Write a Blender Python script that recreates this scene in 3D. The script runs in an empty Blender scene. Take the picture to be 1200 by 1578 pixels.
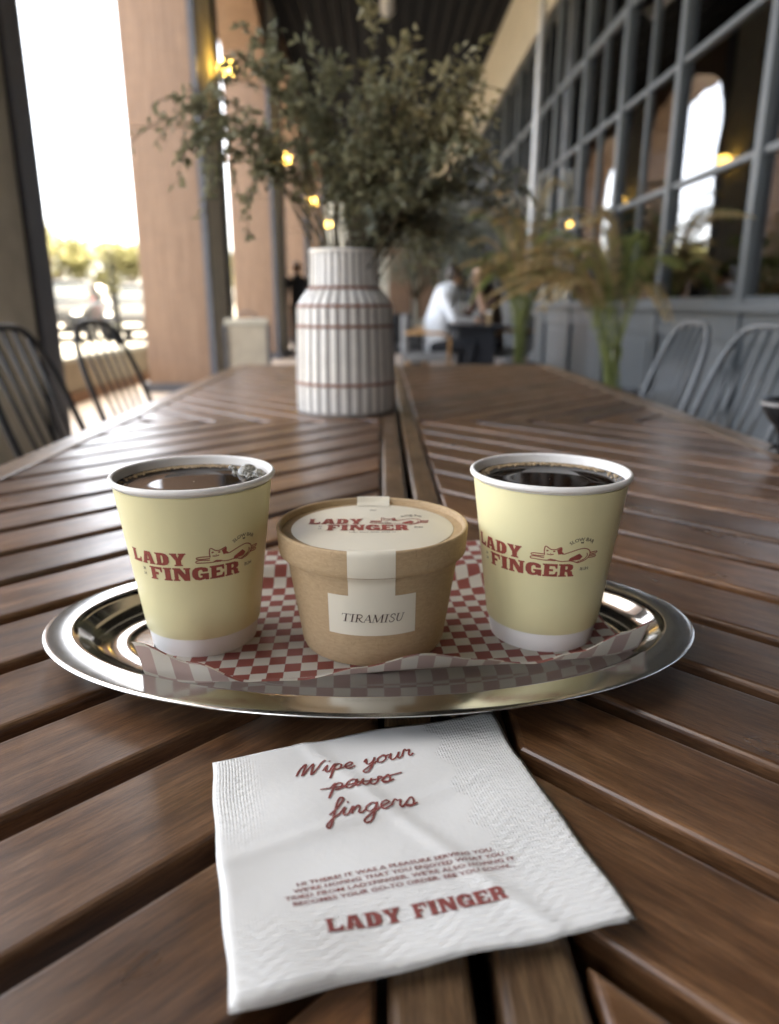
import bpy, bmesh, math, random
from mathutils import Vector, Matrix, Euler
from mathutils.geometry import tessellate_polygon
R = math.radians
random.seed(11)
scene = bpy.context.scene
COL = scene.collection
T = 0.75                      # table top above the floor
# ------------------------------------------------------------------ camera
cam_d = bpy.data.cameras.new('camera'); cam = bpy.data.objects.new('camera', cam_d); COL.objects.link(cam)
cam.location = (0, 0, T + 0.20)
cam.rotation_euler = (R(90 - 16.22), 0, R(-0.65))
cam_d.sensor_width = 36; cam_d.lens = 25.1
cam_d.clip_start = 0.02; cam_d.clip_end = 2000
cam_d.dof.use_dof = True; cam_d.dof.focus_distance = 0.350; cam_d.dof.aperture_fstop = 6.2
scene.camera = cam
# ------------------------------------------------------------------ world, sun, exposure
SUN_EL, SUN_AZ = 68, 80
w = bpy.data.worlds.new('World'); scene.world = w; w.use_nodes = True
nt = w.node_tree; bg = nt.nodes['Background']
sky = nt.nodes.new('ShaderNodeTexSky'); sky.sky_type = 'NISHITA'; sky.sun_disc = False
sky.sun_elevation = R(SUN_EL); sky.sun_rotation = R(SUN_AZ); sky.dust_density = 5.0; sky.air_density = 0.20; sky.ozone_density = 0.0
nt.links.new(sky.outputs[0], bg.inputs[0]); bg.inputs[1].default_value = 0.15
sun_d = bpy.data.lights.new('sun', 'SUN'); sun = bpy.data.objects.new('sun', sun_d); COL.objects.link(sun)
sun_d.energy = 0.7; sun_d.angle = R(12); sun_d.color = (1, 0.95, 0.86)
d = Vector((math.sin(R(SUN_AZ)) * math.cos(R(SUN_EL)), math.cos(R(SUN_AZ)) * math.cos(R(SUN_EL)), math.sin(R(SUN_EL))))
sun.rotation_euler = d.to_track_quat('Z', 'Y').to_euler(); sun.location = (30, 0, 40)
vs = scene.view_settings
scene.display_settings.display_device = 'sRGB'
vs.view_transform = 'Standard'; vs.look = 'None'; vs.gamma = 1; vs.use_curve_mapping = False
vs.exposure = 5.32
vs.use_white_balance = True; vs.white_balance_temperature = 8300; vs.white_balance_tint = -1     # camera white balance for the overcast shade
cy = scene.cycles
cy.use_denoising = True; cy.max_bounces = 10; cy.diffuse_bounces = 5; cy.glossy_bounces = 4; cy.transparent_max_bounces = 12
cy.caustics_reflective = False; cy.caustics_refractive = False; cy.sample_clamp_indirect = 6

# ================================================================== materials
def newmat(name):
    m = bpy.data.materials.new(name); m.use_nodes = True
    return m, m.node_tree, m.node_tree.nodes['Principled BSDF']
def setp(b, **k):
    for a, v in k.items():
        a = {'base': 'Base Color', 'rough': 'Roughness', 'metal': 'Metallic', 'spec': 'Specular IOR Level', 'coat': 'Coat Weight',
             'coat_rough': 'Coat Roughness', 'trans': 'Transmission Weight', 'sss': 'Subsurface Weight', 'emc': 'Emission Color', 'ems': 'Emission Strength', 'alpha': 'Alpha', 'sheen': 'Sheen Weight'}[a]
        b.inputs[a].default_value = (*v, 1) if isinstance(v, tuple) and len(v) == 3 else v
def N(nt, t, **k):
    n = nt.nodes.new(t)
    for a, v in k.items(): setattr(n, a, v)
    return n
def noise(nt, src, scale, detail=4, mapping=None, rough=.55):
    n = N(nt, 'ShaderNodeTexNoise'); n.inputs['Scale'].default_value = scale; n.inputs['Detail'].default_value = detail; n.inputs['Roughness'].default_value = rough
    if mapping:
        mp = N(nt, 'ShaderNodeMapping'); mp.inputs['Scale'].default_value = mapping
        nt.links.new(src, mp.inputs[0]); src = mp.outputs[0]
    nt.links.new(src, n.inputs['Vector']); return n
def ramp(nt, src, stops):
    r = N(nt, 'ShaderNodeValToRGB'); e = r.color_ramp.elements
    while len(e) < len(stops): e.new(0.5)
    for x, (p, c) in zip(e, stops): x.position = p; x.color = (*c, 1)
    nt.links.new(src, r.inputs[0]); return r
def bump(nt, b, src, strength, dist):
    n = N(nt, 'ShaderNodeBump'); n.inputs['Strength'].default_value = strength; n.inputs['Distance'].default_value = dist
    nt.links.new(src, n.inputs['Height']); nt.links.new(n.outputs[0], b.inputs['Normal']); return n
def plain(name, col, rough=.5, metal=0, var=.12, scale=8, bmp=0, bscale=200, **k):
    """a colour with slight mottling and fine relief"""
    m, nt, b = newmat(name); tc = N(nt, 'ShaderNodeTexCoord')
    n = noise(nt, tc.outputs['Object'], scale)
    lo = tuple(c * (1 - var) for c in col); hi = tuple(min(1, c * (1 + var)) for c in col)
    r = ramp(nt, n.outputs[0], [(.3, lo), (.7, hi)]); nt.links.new(r.outputs[0], b.inputs['Base Color'])
    setp(b, rough=rough, metal=metal, **k)
    if bmp:
        n2 = noise(nt, tc.outputs['Object'], bscale, 3); bump(nt, b, n2.outputs[0], bmp, .001)
    return m
def wood_mat(name, dark, mid, light, rough=(.27, .47), stretch=(3.2, 26, 26), vary=.3, coat=.45, pores=.75, axis=0, mott=1):
    m, nt, b = newmat(name); tc = N(nt, 'ShaderNodeTexCoord'); oi = N(nt, 'ShaderNodeObjectInfo')
    add = N(nt, 'ShaderNodeVectorMath', operation='ADD'); sc = N(nt, 'ShaderNodeMath', operation='MULTIPLY'); sc.inputs[1].default_value = 37.0
    nt.links.new(oi.outputs['Random'], sc.inputs[0]); cmb = N(nt, 'ShaderNodeCombineXYZ')
    for i in range(3): nt.links.new(sc.outputs[0], cmb.inputs[i])
    nt.links.new(tc.outputs['Object'], add.inputs[0]); nt.links.new(cmb.outputs[0], add.inputs[1]); src = add.outputs[0]
    g = noise(nt, src, 4, 8, stretch, .62); g2 = noise(nt, src, 14, 5, (2.6, 40, 40) if axis == 0 else (9, 9, .2), .6); g3 = noise(nt, src, 5, 3, (1, 2.5, 2.5))
    r = ramp(nt, g.outputs[0], [(.30, dark), (.5, mid), (.70, light)])
    m1 = N(nt, 'ShaderNodeMix', data_type='RGBA', blend_type='MULTIPLY'); m1.inputs[0].default_value = .55
    r2 = ramp(nt, g2.outputs[0], [(.35, (.55, .5, .46)), (.6, (1, 1, 1))])
    nt.links.new(r.outputs[0], m1.inputs[6]); nt.links.new(r2.outputs[0], m1.inputs[7])
    hs = N(nt, 'ShaderNodeHueSaturation'); mr = N(nt, 'ShaderNodeMapRange'); mr.inputs[3].default_value = 1 - vary; mr.inputs[4].default_value = 1 + vary
    nt.links.new(oi.outputs['Random'], mr.inputs[0]); nt.links.new(mr.outputs[0], hs.inputs['Value']); nt.links.new(m1.outputs[2], hs.inputs['Color'])
    r3 = ramp(nt, g3.outputs[0], [(.3, (.75, .75, .75)), (.7, (1.1, 1.08, 1.05))])
    m2 = N(nt, 'ShaderNodeMix', data_type='RGBA', blend_type='MULTIPLY'); m2.inputs[0].default_value = mott
    nt.links.new(hs.outputs[0], m2.inputs[6]); nt.links.new(r3.outputs[0], m2.inputs[7]); nt.links.new(m2.outputs[2], b.inputs['Base Color'])
    rr = N(nt, 'ShaderNodeMapRange'); rr.inputs[1].default_value = .3; rr.inputs[2].default_value = .7; rr.inputs[3].default_value = rough[0]; rr.inputs[4].default_value = rough[1]
    sm = noise(nt, src, 22, 4, (.7, 1.6, 1)); nt.links.new(sm.outputs[0], rr.inputs[0]); nt.links.new(rr.outputs[0], b.inputs['Roughness'])
    setp(b, coat=coat, coat_rough=.27)
    g4 = noise(nt, src, 9, 6, (9, 150, 150) if axis == 0 else (40, 40, 1), .7); r4 = ramp(nt, g4.outputs[0], [(.40, (.42, .38, .35)), (.56, (1, 1, 1)), (.75, (1.25, 1.2, 1.15))])
    m3 = N(nt, 'ShaderNodeMix', data_type='RGBA', blend_type='MULTIPLY'); m3.inputs[0].default_value = pores
    nt.links.new(m2.outputs[2], m3.inputs[6]); nt.links.new(r4.outputs[0], m3.inputs[7]); nt.links.new(m3.outputs[2], b.inputs['Base Color'])
    bump(nt, b, g4.outputs[0], .3, .0006)
    return m
M = {}
M['slat'] = wood_mat('table_wood', (.066, .027, .0105), (.155, .072, .031), (.24, .125, .062))
M['rail'] = wood_mat('table_rail_wood', (.09, .045, .02), (.19, .11, .055), (.30, .19, .10), vary=.15)
M['clad'] = wood_mat('pier_wood', (.175, .10, .058), (.24, .146, .09), (.29, .187, .122), rough=(.45, .6), stretch=(14, 14, .3), vary=.05, coat=.05, pores=.3, axis=2, mott=.25)
M['beige'] = plain('beige_render', (.47, .45, .38), .8, bmp=.2, bscale=120)
M['cream'] = plain('cream_fascia', (.40, .355, .28), .6)
M['trim'] = plain('dark_trim_metal', (.07, .075, .09), .45)
M['facade'] = plain('blue_grey_paint', (.078, .087, .092), .42, var=.06)
M['ceiling'] = plain('dark_ceiling', (.007, .007, .008), .7, spec=.1)
M['batten'] = plain('dark_ceiling_batten', (.012, .012, .013), .7, spec=.1)
M['duct'] = plain('galvanised_duct', (.5, .5, .5), .4, metal=.4)
M['floor'] = plain('patio_floor', (.40, .34, .30), .45, var=.18, scale=2.5, bmp=.15)
M['asphalt'] = plain('asphalt_paving', (.13, .125, .12), .85, var=.2, scale=1.2, bmp=.4, bscale=60)
M['lowwall'] = plain('low_wall_render', (.36, .30, .22), .8)
M['terracotta'] = plain('terracotta_edge', (.24, .13, .075), .7)
M['chair'] = plain('chair_metal', (.055, .062, .067), .33, metal=.0, var=.1, coat=.3)
M['chair_backlit'] = plain('backlit_chair_metal', (.010, .011, .013), .4, var=.1, spec=.3)  # same chairs seen against the light; their backlit darkness is put into the colour
M['black'] = plain('black_gloss', (.012, .012, .013), .18)
M['bowl_in'] = plain('bowl_inside', (.05, .03, .02), .3)
M['curtain'] = plain('brown_curtain', (.42, .33, .25), .9)
M['room'] = plain('room_wall', (.36, .29, .22), .8)
M['cupy'] = plain('pale_yellow_card', (.80, .73, .43), .42, var=.03, scale=20, bmp=.05, bscale=400, spec=.35)
M['cupw'] = plain('white_card', (.82, .79, .75), .45, var=.03, bmp=.05, bscale=300, spec=.3)
M['kraft'] = plain('kraft_card', (.48, .345, .215), .68, var=.13, scale=90, bmp=.35, bscale=500)
m, nt, b = newmat('kraft_card_fibres'); M['kraft'] = m; setp(b, rough=.7, spec=.25); tc = N(nt, 'ShaderNodeTexCoord')
n = noise(nt, tc.outputs['Object'], 260, 5, (1, 1, 3.5), .7); r = ramp(nt, n.outputs[0], [(.30, (.40, .28, .162)), (.5, (.455, .323, .19)), (.72, (.51, .37, .225))])
n2 = noise(nt, tc.outputs['Object'], 700, 2, (1, 1, .5)); r2 = ramp(nt, n2.outputs[0], [(.28, (.55, .48, .42)), (.38, (1, 1, 1))])
mx = N(nt, 'ShaderNodeMix', data_type='RGBA', blend_type='MULTIPLY'); mx.inputs[0].default_value = .3; nt.links.new(r.outputs[0], mx.inputs[6]); nt.links.new(r2.outputs[0], mx.inputs[7]); nt.links.new(mx.outputs[2], b.inputs['Base Color']); bump(nt, b, n.outputs[0], .12, .0003)
M['label'] = plain('cream_label', (.76, .70, .57), .5, var=.03, scale=30)
M['red'] = plain('brick_red_ink', (.30, .062, .045), .6, var=.12, scale=300)
M['maroon'] = plain('maroon_ink', (.22, .052, .045), .7, var=.2, scale=500)
M['ink'] = plain('brown_ink', (.05, .022, .015), .6)
M['glaze_w'] = plain('white_glaze', (.80, .77, .72), .3, var=.06, scale=40, coat=.3)
M['glaze_g'] = plain('grey_groove', (.32, .30, .28), .6)
M['glaze_r'] = plain('rust_band', (.31, .145, .105), .6)
M['stem'] = plain('branch_bark', (.07, .055, .03), .8)
M['skin'] = plain('skin', (.55, .33, .22), .5, sss=.0)
M['hair'] = plain('dark_hair', (.025, .016, .011), .5)
M['shirt_w'] = plain('white_cotton', (.78, .82, .86), .85)
M['brown_top'] = plain('brown_cloth', (.10, .06, .045), .9)
M['dark_cloth'] = plain('dark_cloth', (.02, .022, .028), .85)
M['shoe'] = plain('pale_shoe', (.7, .68, .72), .6)
M['lip'] = plain('lips', (.35, .12, .1), .5)
M['grey_up'] = plain('grey_upholstery', (.20, .20, .20), .9)
M['beige_up'] = plain('beige_upholstery', (.42, .37, .29), .9)
M['oak'] = plain('pale_oak', (.45, .25, .10), .6)
M['tyre'] = plain('tyre_rubber', (.02, .02, .02), .8)
M['chrome'] = plain('wheel_alloy', (.6, .6, .62), .25, metal=.9)
M['carglass'] = plain('car_glass', (.02, .025, .03), .06)
M['lampglass'] = plain('headlight_glass', (.75, .77, .8), .1)
M['redlens'] = plain('red_lens', (.4, .02, .02), .2)
M['pot'] = plain('charcoal_pot', (.045, .047, .05), .6)
M['soil'] = plain('potting_soil', (.03, .02, .012), .95)
for nme, c in (('car_dark', (.008, .009, .011)), ('car_grey', (.035, .036, .04)), ('car_white', (.6, .6, .6)), ('car_red', (.22, .015, .012)), ('car_blue', (.02, .03, .06))):
    M[nme] = plain(nme + '_paint', c, .45, var=.02, spec=.2)
def leaf_mat(name, a, b_, rough=.5, transl=.25):
    m, nt, b = newmat(name); tc = N(nt, 'ShaderNodeTexCoord'); n = noise(nt, tc.outputs['Object'], 26 if 'far' not in name else 1.3, 3)
    r = ramp(nt, n.outputs[0], [(.36, a), (.64, b_)]); nt.links.new(r.outputs[0], b.inputs['Base Color']); setp(b, rough=rough)
    tr = N(nt, 'ShaderNodeBsdfTranslucent'); mx = N(nt, 'ShaderNodeMixShader'); mx.inputs[0].default_value = transl
    nt.links.new(r.outputs[0], tr.inputs[0]); nt.links.new(b.outputs[0], mx.inputs[1]); nt.links.new(tr.outputs[0], mx.inputs[2])
    nt.links.new(mx.outputs[0], nt.nodes['Material Output'].inputs[0]); return m
M['leaf0'] = leaf_mat('olive_leaf', (.11, .115, .066), (.29, .28, .17), transl=.42)
M['leaf1'] = leaf_mat('dried_leaf', (.16, .145, .07), (.37, .32, .18), transl=.42)
M['leaf2'] = leaf_mat('grey_green_leaf', (.10, .115, .085), (.25, .26, .20), transl=.38)
M['palm_g'] = leaf_mat('palm_green', (.17, .21, .06), (.36, .38, .14), transl=.45)
M['palm_b'] = leaf_mat('palm_brown', (.36, .25, .11), (.58, .45, .24), transl=.45)
M['tree_far'] = leaf_mat('far_tree_leaf', (.085, .088, .035), (.18, .17, .075), transl=.3)
# steel
m, nt, b = newmat('tray_steel'); M['steel'] = m; setp(b, base=(.63, .63, .62), metal=1, rough=.14)
tc = N(nt, 'ShaderNodeTexCoord'); n = noise(nt, tc.outputs['Object'], 30, 6, (1, 8, 1)); mr = N(nt, 'ShaderNodeMapRange'); mr.inputs[3].default_value = .06; mr.inputs[4].default_value = .2
nt.links.new(n.outputs[0], mr.inputs[0]); nt.links.new(mr.outputs[0], b.inputs['Roughness'])
n2 = noise(nt, tc.outputs['Object'], 55, 3); n3 = noise(nt, tc.outputs['Object'], 120, 2, (1, 14, 1)); n4 = noise(nt, tc.outputs['Object'], 110, 2, (12, 1.5, 1))
ad = N(nt, 'ShaderNodeMath', operation='ADD'); nt.links.new(n3.outputs[0], ad.inputs[0]); nt.links.new(n4.outputs[0], ad.inputs[1])
ad2 = N(nt, 'ShaderNodeMath', operation='MULTIPLY_ADD'); nt.links.new(ad.outputs[0], ad2.inputs[0]); ad2.inputs[1].default_value = .12; nt.links.new(n2.outputs[0], ad2.inputs[2]); bump(nt, b, ad2.outputs[0], .045, .001)
m = M['steel'].copy(); m.name = 'tray_rim_steel'; M['steel_rim'] = m; nt = m.node_tree
for q in nt.nodes:
    if q.bl_idname == 'ShaderNodeMapRange': q.inputs[3].default_value = .13; q.inputs[4].default_value = .27
# coffee
m, nt, b = newmat('black_coffee'); M['coffee'] = m; setp(b, base=(.012, .005, .002), rough=.04, spec=.22)
M['foam'] = plain('coffee_foam', (.42, .30, .17), .35, var=.2, scale=300)
m, nt, b = newmat('foam_bubble'); M['bubble'] = m; setp(b, base=(.85, .80, .68), rough=.06, trans=.75)
# thin glass of the facade
m, nt, b = newmat('window_glass'); M['glass'] = m
nt.nodes.remove(b); gl = N(nt, 'ShaderNodeBsdfGlossy'); gl.inputs['Roughness'].default_value = .015; gl.inputs[0].default_value = (.95, .97, 1, 1)
tp = N(nt, 'ShaderNodeBsdfTransparent'); tp.inputs[0].default_value = (.62, .64, .64, 1); fr = N(nt, 'ShaderNodeFresnel'); fr.inputs[0].default_value = 2.7
mx = N(nt, 'ShaderNodeMixShader'); nt.links.new(fr.outputs[0], mx.inputs[0]); nt.links.new(tp.outputs[0], mx.inputs[1]); nt.links.new(gl.outputs[0], mx.inputs[2])
nt.links.new(mx.outputs[0], nt.nodes['Material Output'].inputs[0])
tc = N(nt, 'ShaderNodeTexCoord'); n = noise(nt, tc.outputs['Object'], 1.3, 2); bp = N(nt, 'ShaderNodeBump'); bp.inputs['Strength'].default_value = .05; bp.inputs['Distance'].default_value = .05
nt.links.new(n.outputs[0], bp.inputs['Height']); nt.links.new(bp.outputs[0], gl.inputs['Normal'])
# lamp globe
m, nt, b = newmat('lit_globe'); M['globe'] = m; setp(b, base=(1, .8, .4), emc=(1, .60, .16), ems=.45)
# checked paper: print on the upper side only, pale through the back
m, nt, b = newmat('checked_paper'); M['check'] = m
uv = N(nt, 'ShaderNodeUVMap'); ck = N(nt, 'ShaderNodeTexChecker'); ck.inputs['Scale'].default_value = 1 / .0093
ck.inputs[1].default_value = (.36, .105, .085, 1); ck.inputs[2].default_value = (.78, .72, .63, 1)
nt.links.new(uv.outputs[0], ck.inputs[0]); geo = N(nt, 'ShaderNodeNewGeometry')
mxc = N(nt, 'ShaderNodeMix', data_type='RGBA'); mlt = N(nt, 'ShaderNodeMath', operation='MULTIPLY'); mlt.inputs[1].default_value = .5
nt.links.new(geo.outputs['Backfacing'], mlt.inputs[0]); nt.links.new(mlt.outputs[0], mxc.inputs[0]); nt.links.new(ck.outputs[0], mxc.inputs[6]); mxc.inputs[7].default_value = (.74, .72, .68, 1)
nt.links.new(mxc.outputs[2], b.inputs['Base Color']); setp(b, rough=.42)
tr = N(nt, 'ShaderNodeBsdfTranslucent'); nt.links.new(mxc.outputs[2], tr.inputs[0]); mx = N(nt, 'ShaderNodeMixShader'); mx.inputs[0].default_value = .42
nt.links.new(b.outputs[0], mx.inputs[1]); nt.links.new(tr.outputs[0], mx.inputs[2]); nt.links.new(mx.outputs[0], nt.nodes['Material Output'].inputs[0])
# napkin tissue: embossed border, plain middle
m, nt, b = newmat('napkin_tissue'); M['tissue'] = m; setp(b, base=(.72, .712, .685), rough=.95, spec=.1)
uv = N(nt, 'ShaderNodeUVMap'); sep = N(nt, 'ShaderNodeSeparateXYZ'); nt.links.new(uv.outputs[0], sep.inputs[0])
def mth(op, a, b_=None, c=None):
    n = N(nt, 'ShaderNodeMath', operation=op)
    for i, x in enumerate((a, b_, c)):
        if x is None: continue
        if isinstance(x, (int, float)): n.inputs[i].default_value = x
        else: nt.links.new(x, n.inputs[i])
    return n.outputs[0]
U, V = sep.outputs[0], sep.outputs[1]
a1 = mth('SINE', mth('MULTIPLY', mth('ADD', U, mth('MULTIPLY', V, .55)), 2 * math.pi * 52)); a2 = mth('SINE', mth('MULTIPLY', mth('SUBTRACT', U, mth('MULTIPLY', V, .55)), 2 * math.pi * 52))
dots = mth('POWER', mth('MULTIPLY', mth('ADD', mth('MULTIPLY', a1, a2), 1), .5), 3.0)
wv = mth('SINE', mth('MULTIPLY', mth('ADD', V, mth('MULTIPLY', mth('ABSOLUTE', mth('SUBTRACT', mth('FRACT', mth('MULTIPLY', U, 7)), .5)), .10)), 2 * math.pi * 26))
dots = mth('ADD', dots, mth('MULTIPLY', wv, .22))
# border mask: right of .76, below .74, left of .16
def ss(x, a, b_):
    n = N(nt, 'ShaderNodeMapRange', interpolation_type='SMOOTHSTEP'); nt.links.new(x, n.inputs[0]); n.inputs[1].default_value = a; n.inputs[2].default_value = b_; return n.outputs[0]
mk = mth('MAXIMUM', mth('MAXIMUM', ss(mth('ADD', U, mth('MULTIPLY', mth('SINE', mth('MULTIPLY', V, 38)), .02)), .735, .765), ss(V, .70, .86)), mth('MULTIPLY', ss(U, .17, .05), ss(V, .55, .2)))
hgt = mth('MULTIPLY', dots, mk)
nz = noise(nt, uv.outputs[0], 70, 4); nz2 = noise(nt, uv.outputs[0], 9, 3)
hgt = mth('ADD', mth('MULTIPLY', hgt, 1.0), mth('ADD', mth('MULTIPLY', nz.outputs[0], .18), mth('MULTIPLY', nz2.outputs[0], .7)))
bump(nt, b, hgt, .5, .0009)

# ================================================================== mesh helpers
def link(o, parent=None):
    COL.objects.link(o)
    if parent: o.parent = parent
    return o
def mesh(name, verts, faces, mat, parent=None, smooth=False, loc=None, mats=None, midx=None, uvs=None):
    me = bpy.data.meshes.new(name); me.from_pydata([tuple(v) for v in verts], [], faces)
    for mm in (mats or [mat]): me.materials.append(M[mm] if isinstance(mm, str) else mm)
    if midx: me.polygons.foreach_set('material_index', midx)
    if smooth: me.polygons.foreach_set('use_smooth', [True] * len(me.polygons))
    if uvs:
        l = me.uv_layers.new(name='UVMap')
        for lp in me.loops: l.data[lp.index].uv = uvs[lp.vertex_index]
    me.update()
    o = bpy.data.objects.new(name, me)
    if loc: o.location = loc
    return link(o, parent)
def bmobj(name, bm, mat, parent=None, smooth=False, loc=None, recalc=True):
    if recalc: bmesh.ops.recalc_face_normals(bm, faces=bm.faces[:])
    me = bpy.data.meshes.new(name); bm.to_mesh(me); bm.free()
    me.materials.append(M[mat])
    if smooth: me.polygons.foreach_set('use_smooth', [True] * len(me.polygons))
    o = bpy.data.objects.new(name, me)
    if loc: o.location = loc
    return link(o, parent)
def empty(name, loc=(0, 0, 0), rz=0):
    o = bpy.data.objects.new(name, None); o.location = loc; o.rotation_euler = (0, 0, rz); o.empty_display_size = .1
    return link(o)
def tag(o, label, cat=None, group=None, kind=None):
    o['label'] = label
    if cat: o['category'] = cat
    if group: o['group'] = group
    if kind: o['kind'] = kind
    return o
def copy_tree(o, parent=None):
    c = o.copy(); COL.objects.link(c); c.parent = parent
    for ch in o.children: copy_tree(ch, c)
    return c
def add_box(bm, x0, x1, y0, y1, z0, z1, bev=0, seg=2):
    r = bmesh.ops.create_cube(bm, size=1, matrix=Matrix.Translation(((x0 + x1) / 2, (y0 + y1) / 2, (z0 + z1) / 2)) @ Matrix.Diagonal((x1 - x0, y1 - y0, z1 - z0, 1)))
    if bev: bmesh.ops.bevel(bm, geom=list({e for v in r['verts'] for e in v.link_edges}), offset=bev, segments=seg, profile=.6, affect='EDGES')
def box(name, x0, x1, y0, y1, z0, z1, mat, parent=None, bev=0):
    bm = bmesh.new(); add_box(bm, x0, x1, y0, y1, z0, z1, bev); return bmobj(name, bm, mat, parent)
def add_tube(bm, pts, rad, seg=8, caps=True):
    pts = [Vector(p) for p in pts]; n = len(pts)
    rads = rad if isinstance(rad, (list, tuple)) else [rad] * n
    rings = []; up = None
    for i, p in enumerate(pts):
        t = (pts[min(i + 1, n - 1)] - pts[max(i - 1, 0)]).normalized()
        if up is None: up = Vector((0, 0, 1)) if abs(t.z) < .9 else Vector((1, 0, 0))
        a = t.cross(up).normalized(); b_ = a.cross(t).normalized(); up = b_
        rings.append([bm.verts.new(p + (a * math.cos(2 * math.pi * k / seg) + b_ * math.sin(2 * math.pi * k / seg)) * rads[i]) for k in range(seg)])
    for r0, r1 in zip(rings, rings[1:]):
        for k in range(seg): bm.faces.new((r0[k], r0[(k + 1) % seg], r1[(k + 1) % seg], r1[k]))
    if caps: bm.faces.new(rings[0]); bm.faces.new(rings[-1][::-1])
def tube(name, pts, rad, mat, parent=None, seg=8):
    bm = bmesh.new(); add_tube(bm, pts, rad, seg); return bmobj(name, bm, mat, parent, True)
def add_lathe(bm, prof, seg=64, c=(0, 0, 0), cap0=False, cap1=False):
    rings = []
    for r, z in prof:
        rings.append([bm.verts.new((c[0] + r * math.cos(2 * math.pi * k / seg), c[1] + r * math.sin(2 * math.pi * k / seg), c[2] + z)) for k in range(seg)])
    for r0, r1 in zip(rings, rings[1:]):
        for k in range(seg): bm.faces.new((r0[k], r0[(k + 1) % seg], r1[(k + 1) % seg], r1[k]))
    if cap0: bm.faces.new(rings[0])
    if cap1: bm.faces.new(rings[-1])
def lathe(name, prof, mat, parent=None, seg=64, c=(0, 0, 0), cap0=False, cap1=False, smooth=True):
    bm = bmesh.new(); add_lathe(bm, prof, seg, c, cap0, cap1); o = bmobj(name, bm, mat, parent, smooth)
    o.data.set_sharp_from_angle(angle=R(42)); return o
def catmull(pts, n=6):
    P = [Vector(p) for p in pts]; P = [P[0] * 2 - P[1]] + P + [P[-1] * 2 - P[-2]]; out = []
    for i in range(1, len(P) - 2):
        p0, p1, p2, p3 = P[i - 1:i + 3]
        for k in range(n):
            t = k / n; out.append(.5 * ((2 * p1) + (p2 - p0) * t + (2 * p0 - 5 * p1 + 4 * p2 - p3) * t * t + (3 * p1 - p0 - 3 * p2 + p3) * t ** 3))
    out.append(P[-2]); return out
def smoothstep(a, b, x):
    t = min(1, max(0, (x - a) / (b - a))); return t * t * (3 - 2 * t)

# ---- flat print: 2-D shapes laid on a surface by a mapping function
class Print:
    def __init__(s): s.v = []; s.f = []
    def poly(s, contours, sc=(1, 1), off=(0, 0)):
        tris = tessellate_polygon([[Vector((x, y, 0)) for x, y in c] for c in contours]); flat = [p for c in contours for p in c]; o = len(s.v)
        s.v += [(p[0] * sc[0] + off[0], p[1] * sc[1] + off[1]) for p in flat]; s.f += [tuple(o + i for i in t) for t in tris]
    def ribbon(s, pts, wd, sc=(1, 1), off=(0, 0), shear=0, smooth=True, n=6):
        pts = [Vector((p[0] + shear * p[1], p[1])) for p in pts]
        P = catmull(pts, n) if smooth and len(pts) > 2 else pts
        P = [Vector((p.x * sc[0] + off[0], p.y * sc[1] + off[1])) for p in P]; o = len(s.v); m = len(P)
        for i, p in enumerate(P):
            t = (P[min(i + 1, m - 1)] - P[max(i - 1, 0)]); t = t.normalized() if t.length > 1e-9 else Vector((1, 0)); nn = Vector((-t.y, t.x)) * wd / 2
            s.v += [tuple(p + nn), tuple(p - nn)]
        s.f += [(o + 2 * i, o + 2 * i + 1, o + 2 * i + 3, o + 2 * i + 2) for i in range(m - 1)]
    def text(s, txt, size, off=(0, 0), bold=0, align='LEFT', width=None, arc=None):
        cu = bpy.data.curves.new('t', 'FONT'); cu.body = txt; cu.size = size; cu.offset = bold; cu.align_x = align; cu.resolution_u = 2
        ob = bpy.data.objects.new('t', cu); COL.objects.link(ob); dg = bpy.context.evaluated_depsgraph_get(); dg.update()
        me = ob.evaluated_get(dg).to_mesh(); vs_ = [tuple(v.co[:2]) for v in me.vertices]; fs = [tuple(p.vertices) for p in me.polygons]
        ob.evaluated_get(dg).to_mesh_clear(); bpy.data.objects.remove(ob); bpy.data.curves.remove(cu)
        if width and vs_:
            x0 = min(v[0] for v in vs_); x1 = max(v[0] for v in vs_); k = width / (x1 - x0); vs_ = [((x - x0) * k, y) for x, y in vs_]
        if arc: vs_ = [((arc + y) * math.sin(x / arc), (arc + y) * math.cos(x / arc) - arc) for x, y in vs_]
        o = len(s.v); s.v += [(x + off[0], y + off[1]) for x, y in vs_]; s.f += [tuple(o + i for i in f) for f in fs]
    def build(s, name, mapfn, mat, parent=None, maxlen=.0025):
        bm = bmesh.new(); vv = [bm.verts.new((x, y, 0)) for x, y in s.v]
        for f in s.f:
            try: bm.faces.new([vv[i] for i in f])
            except ValueError: pass
        for _ in range(3):
            le = [e for e in bm.edges if e.calc_length() > maxlen]
            if not le: break
            bmesh.ops.subdivide_edges(bm, edges=le, cuts=1); bmesh.ops.triangulate(bm, faces=[f for f in bm.faces if len(f.verts) > 4])
        for v in bm.verts: v.co = mapfn(v.co.x, v.co.y)
        o = bmobj(name, bm, mat, parent, recalc=False); return o
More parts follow.
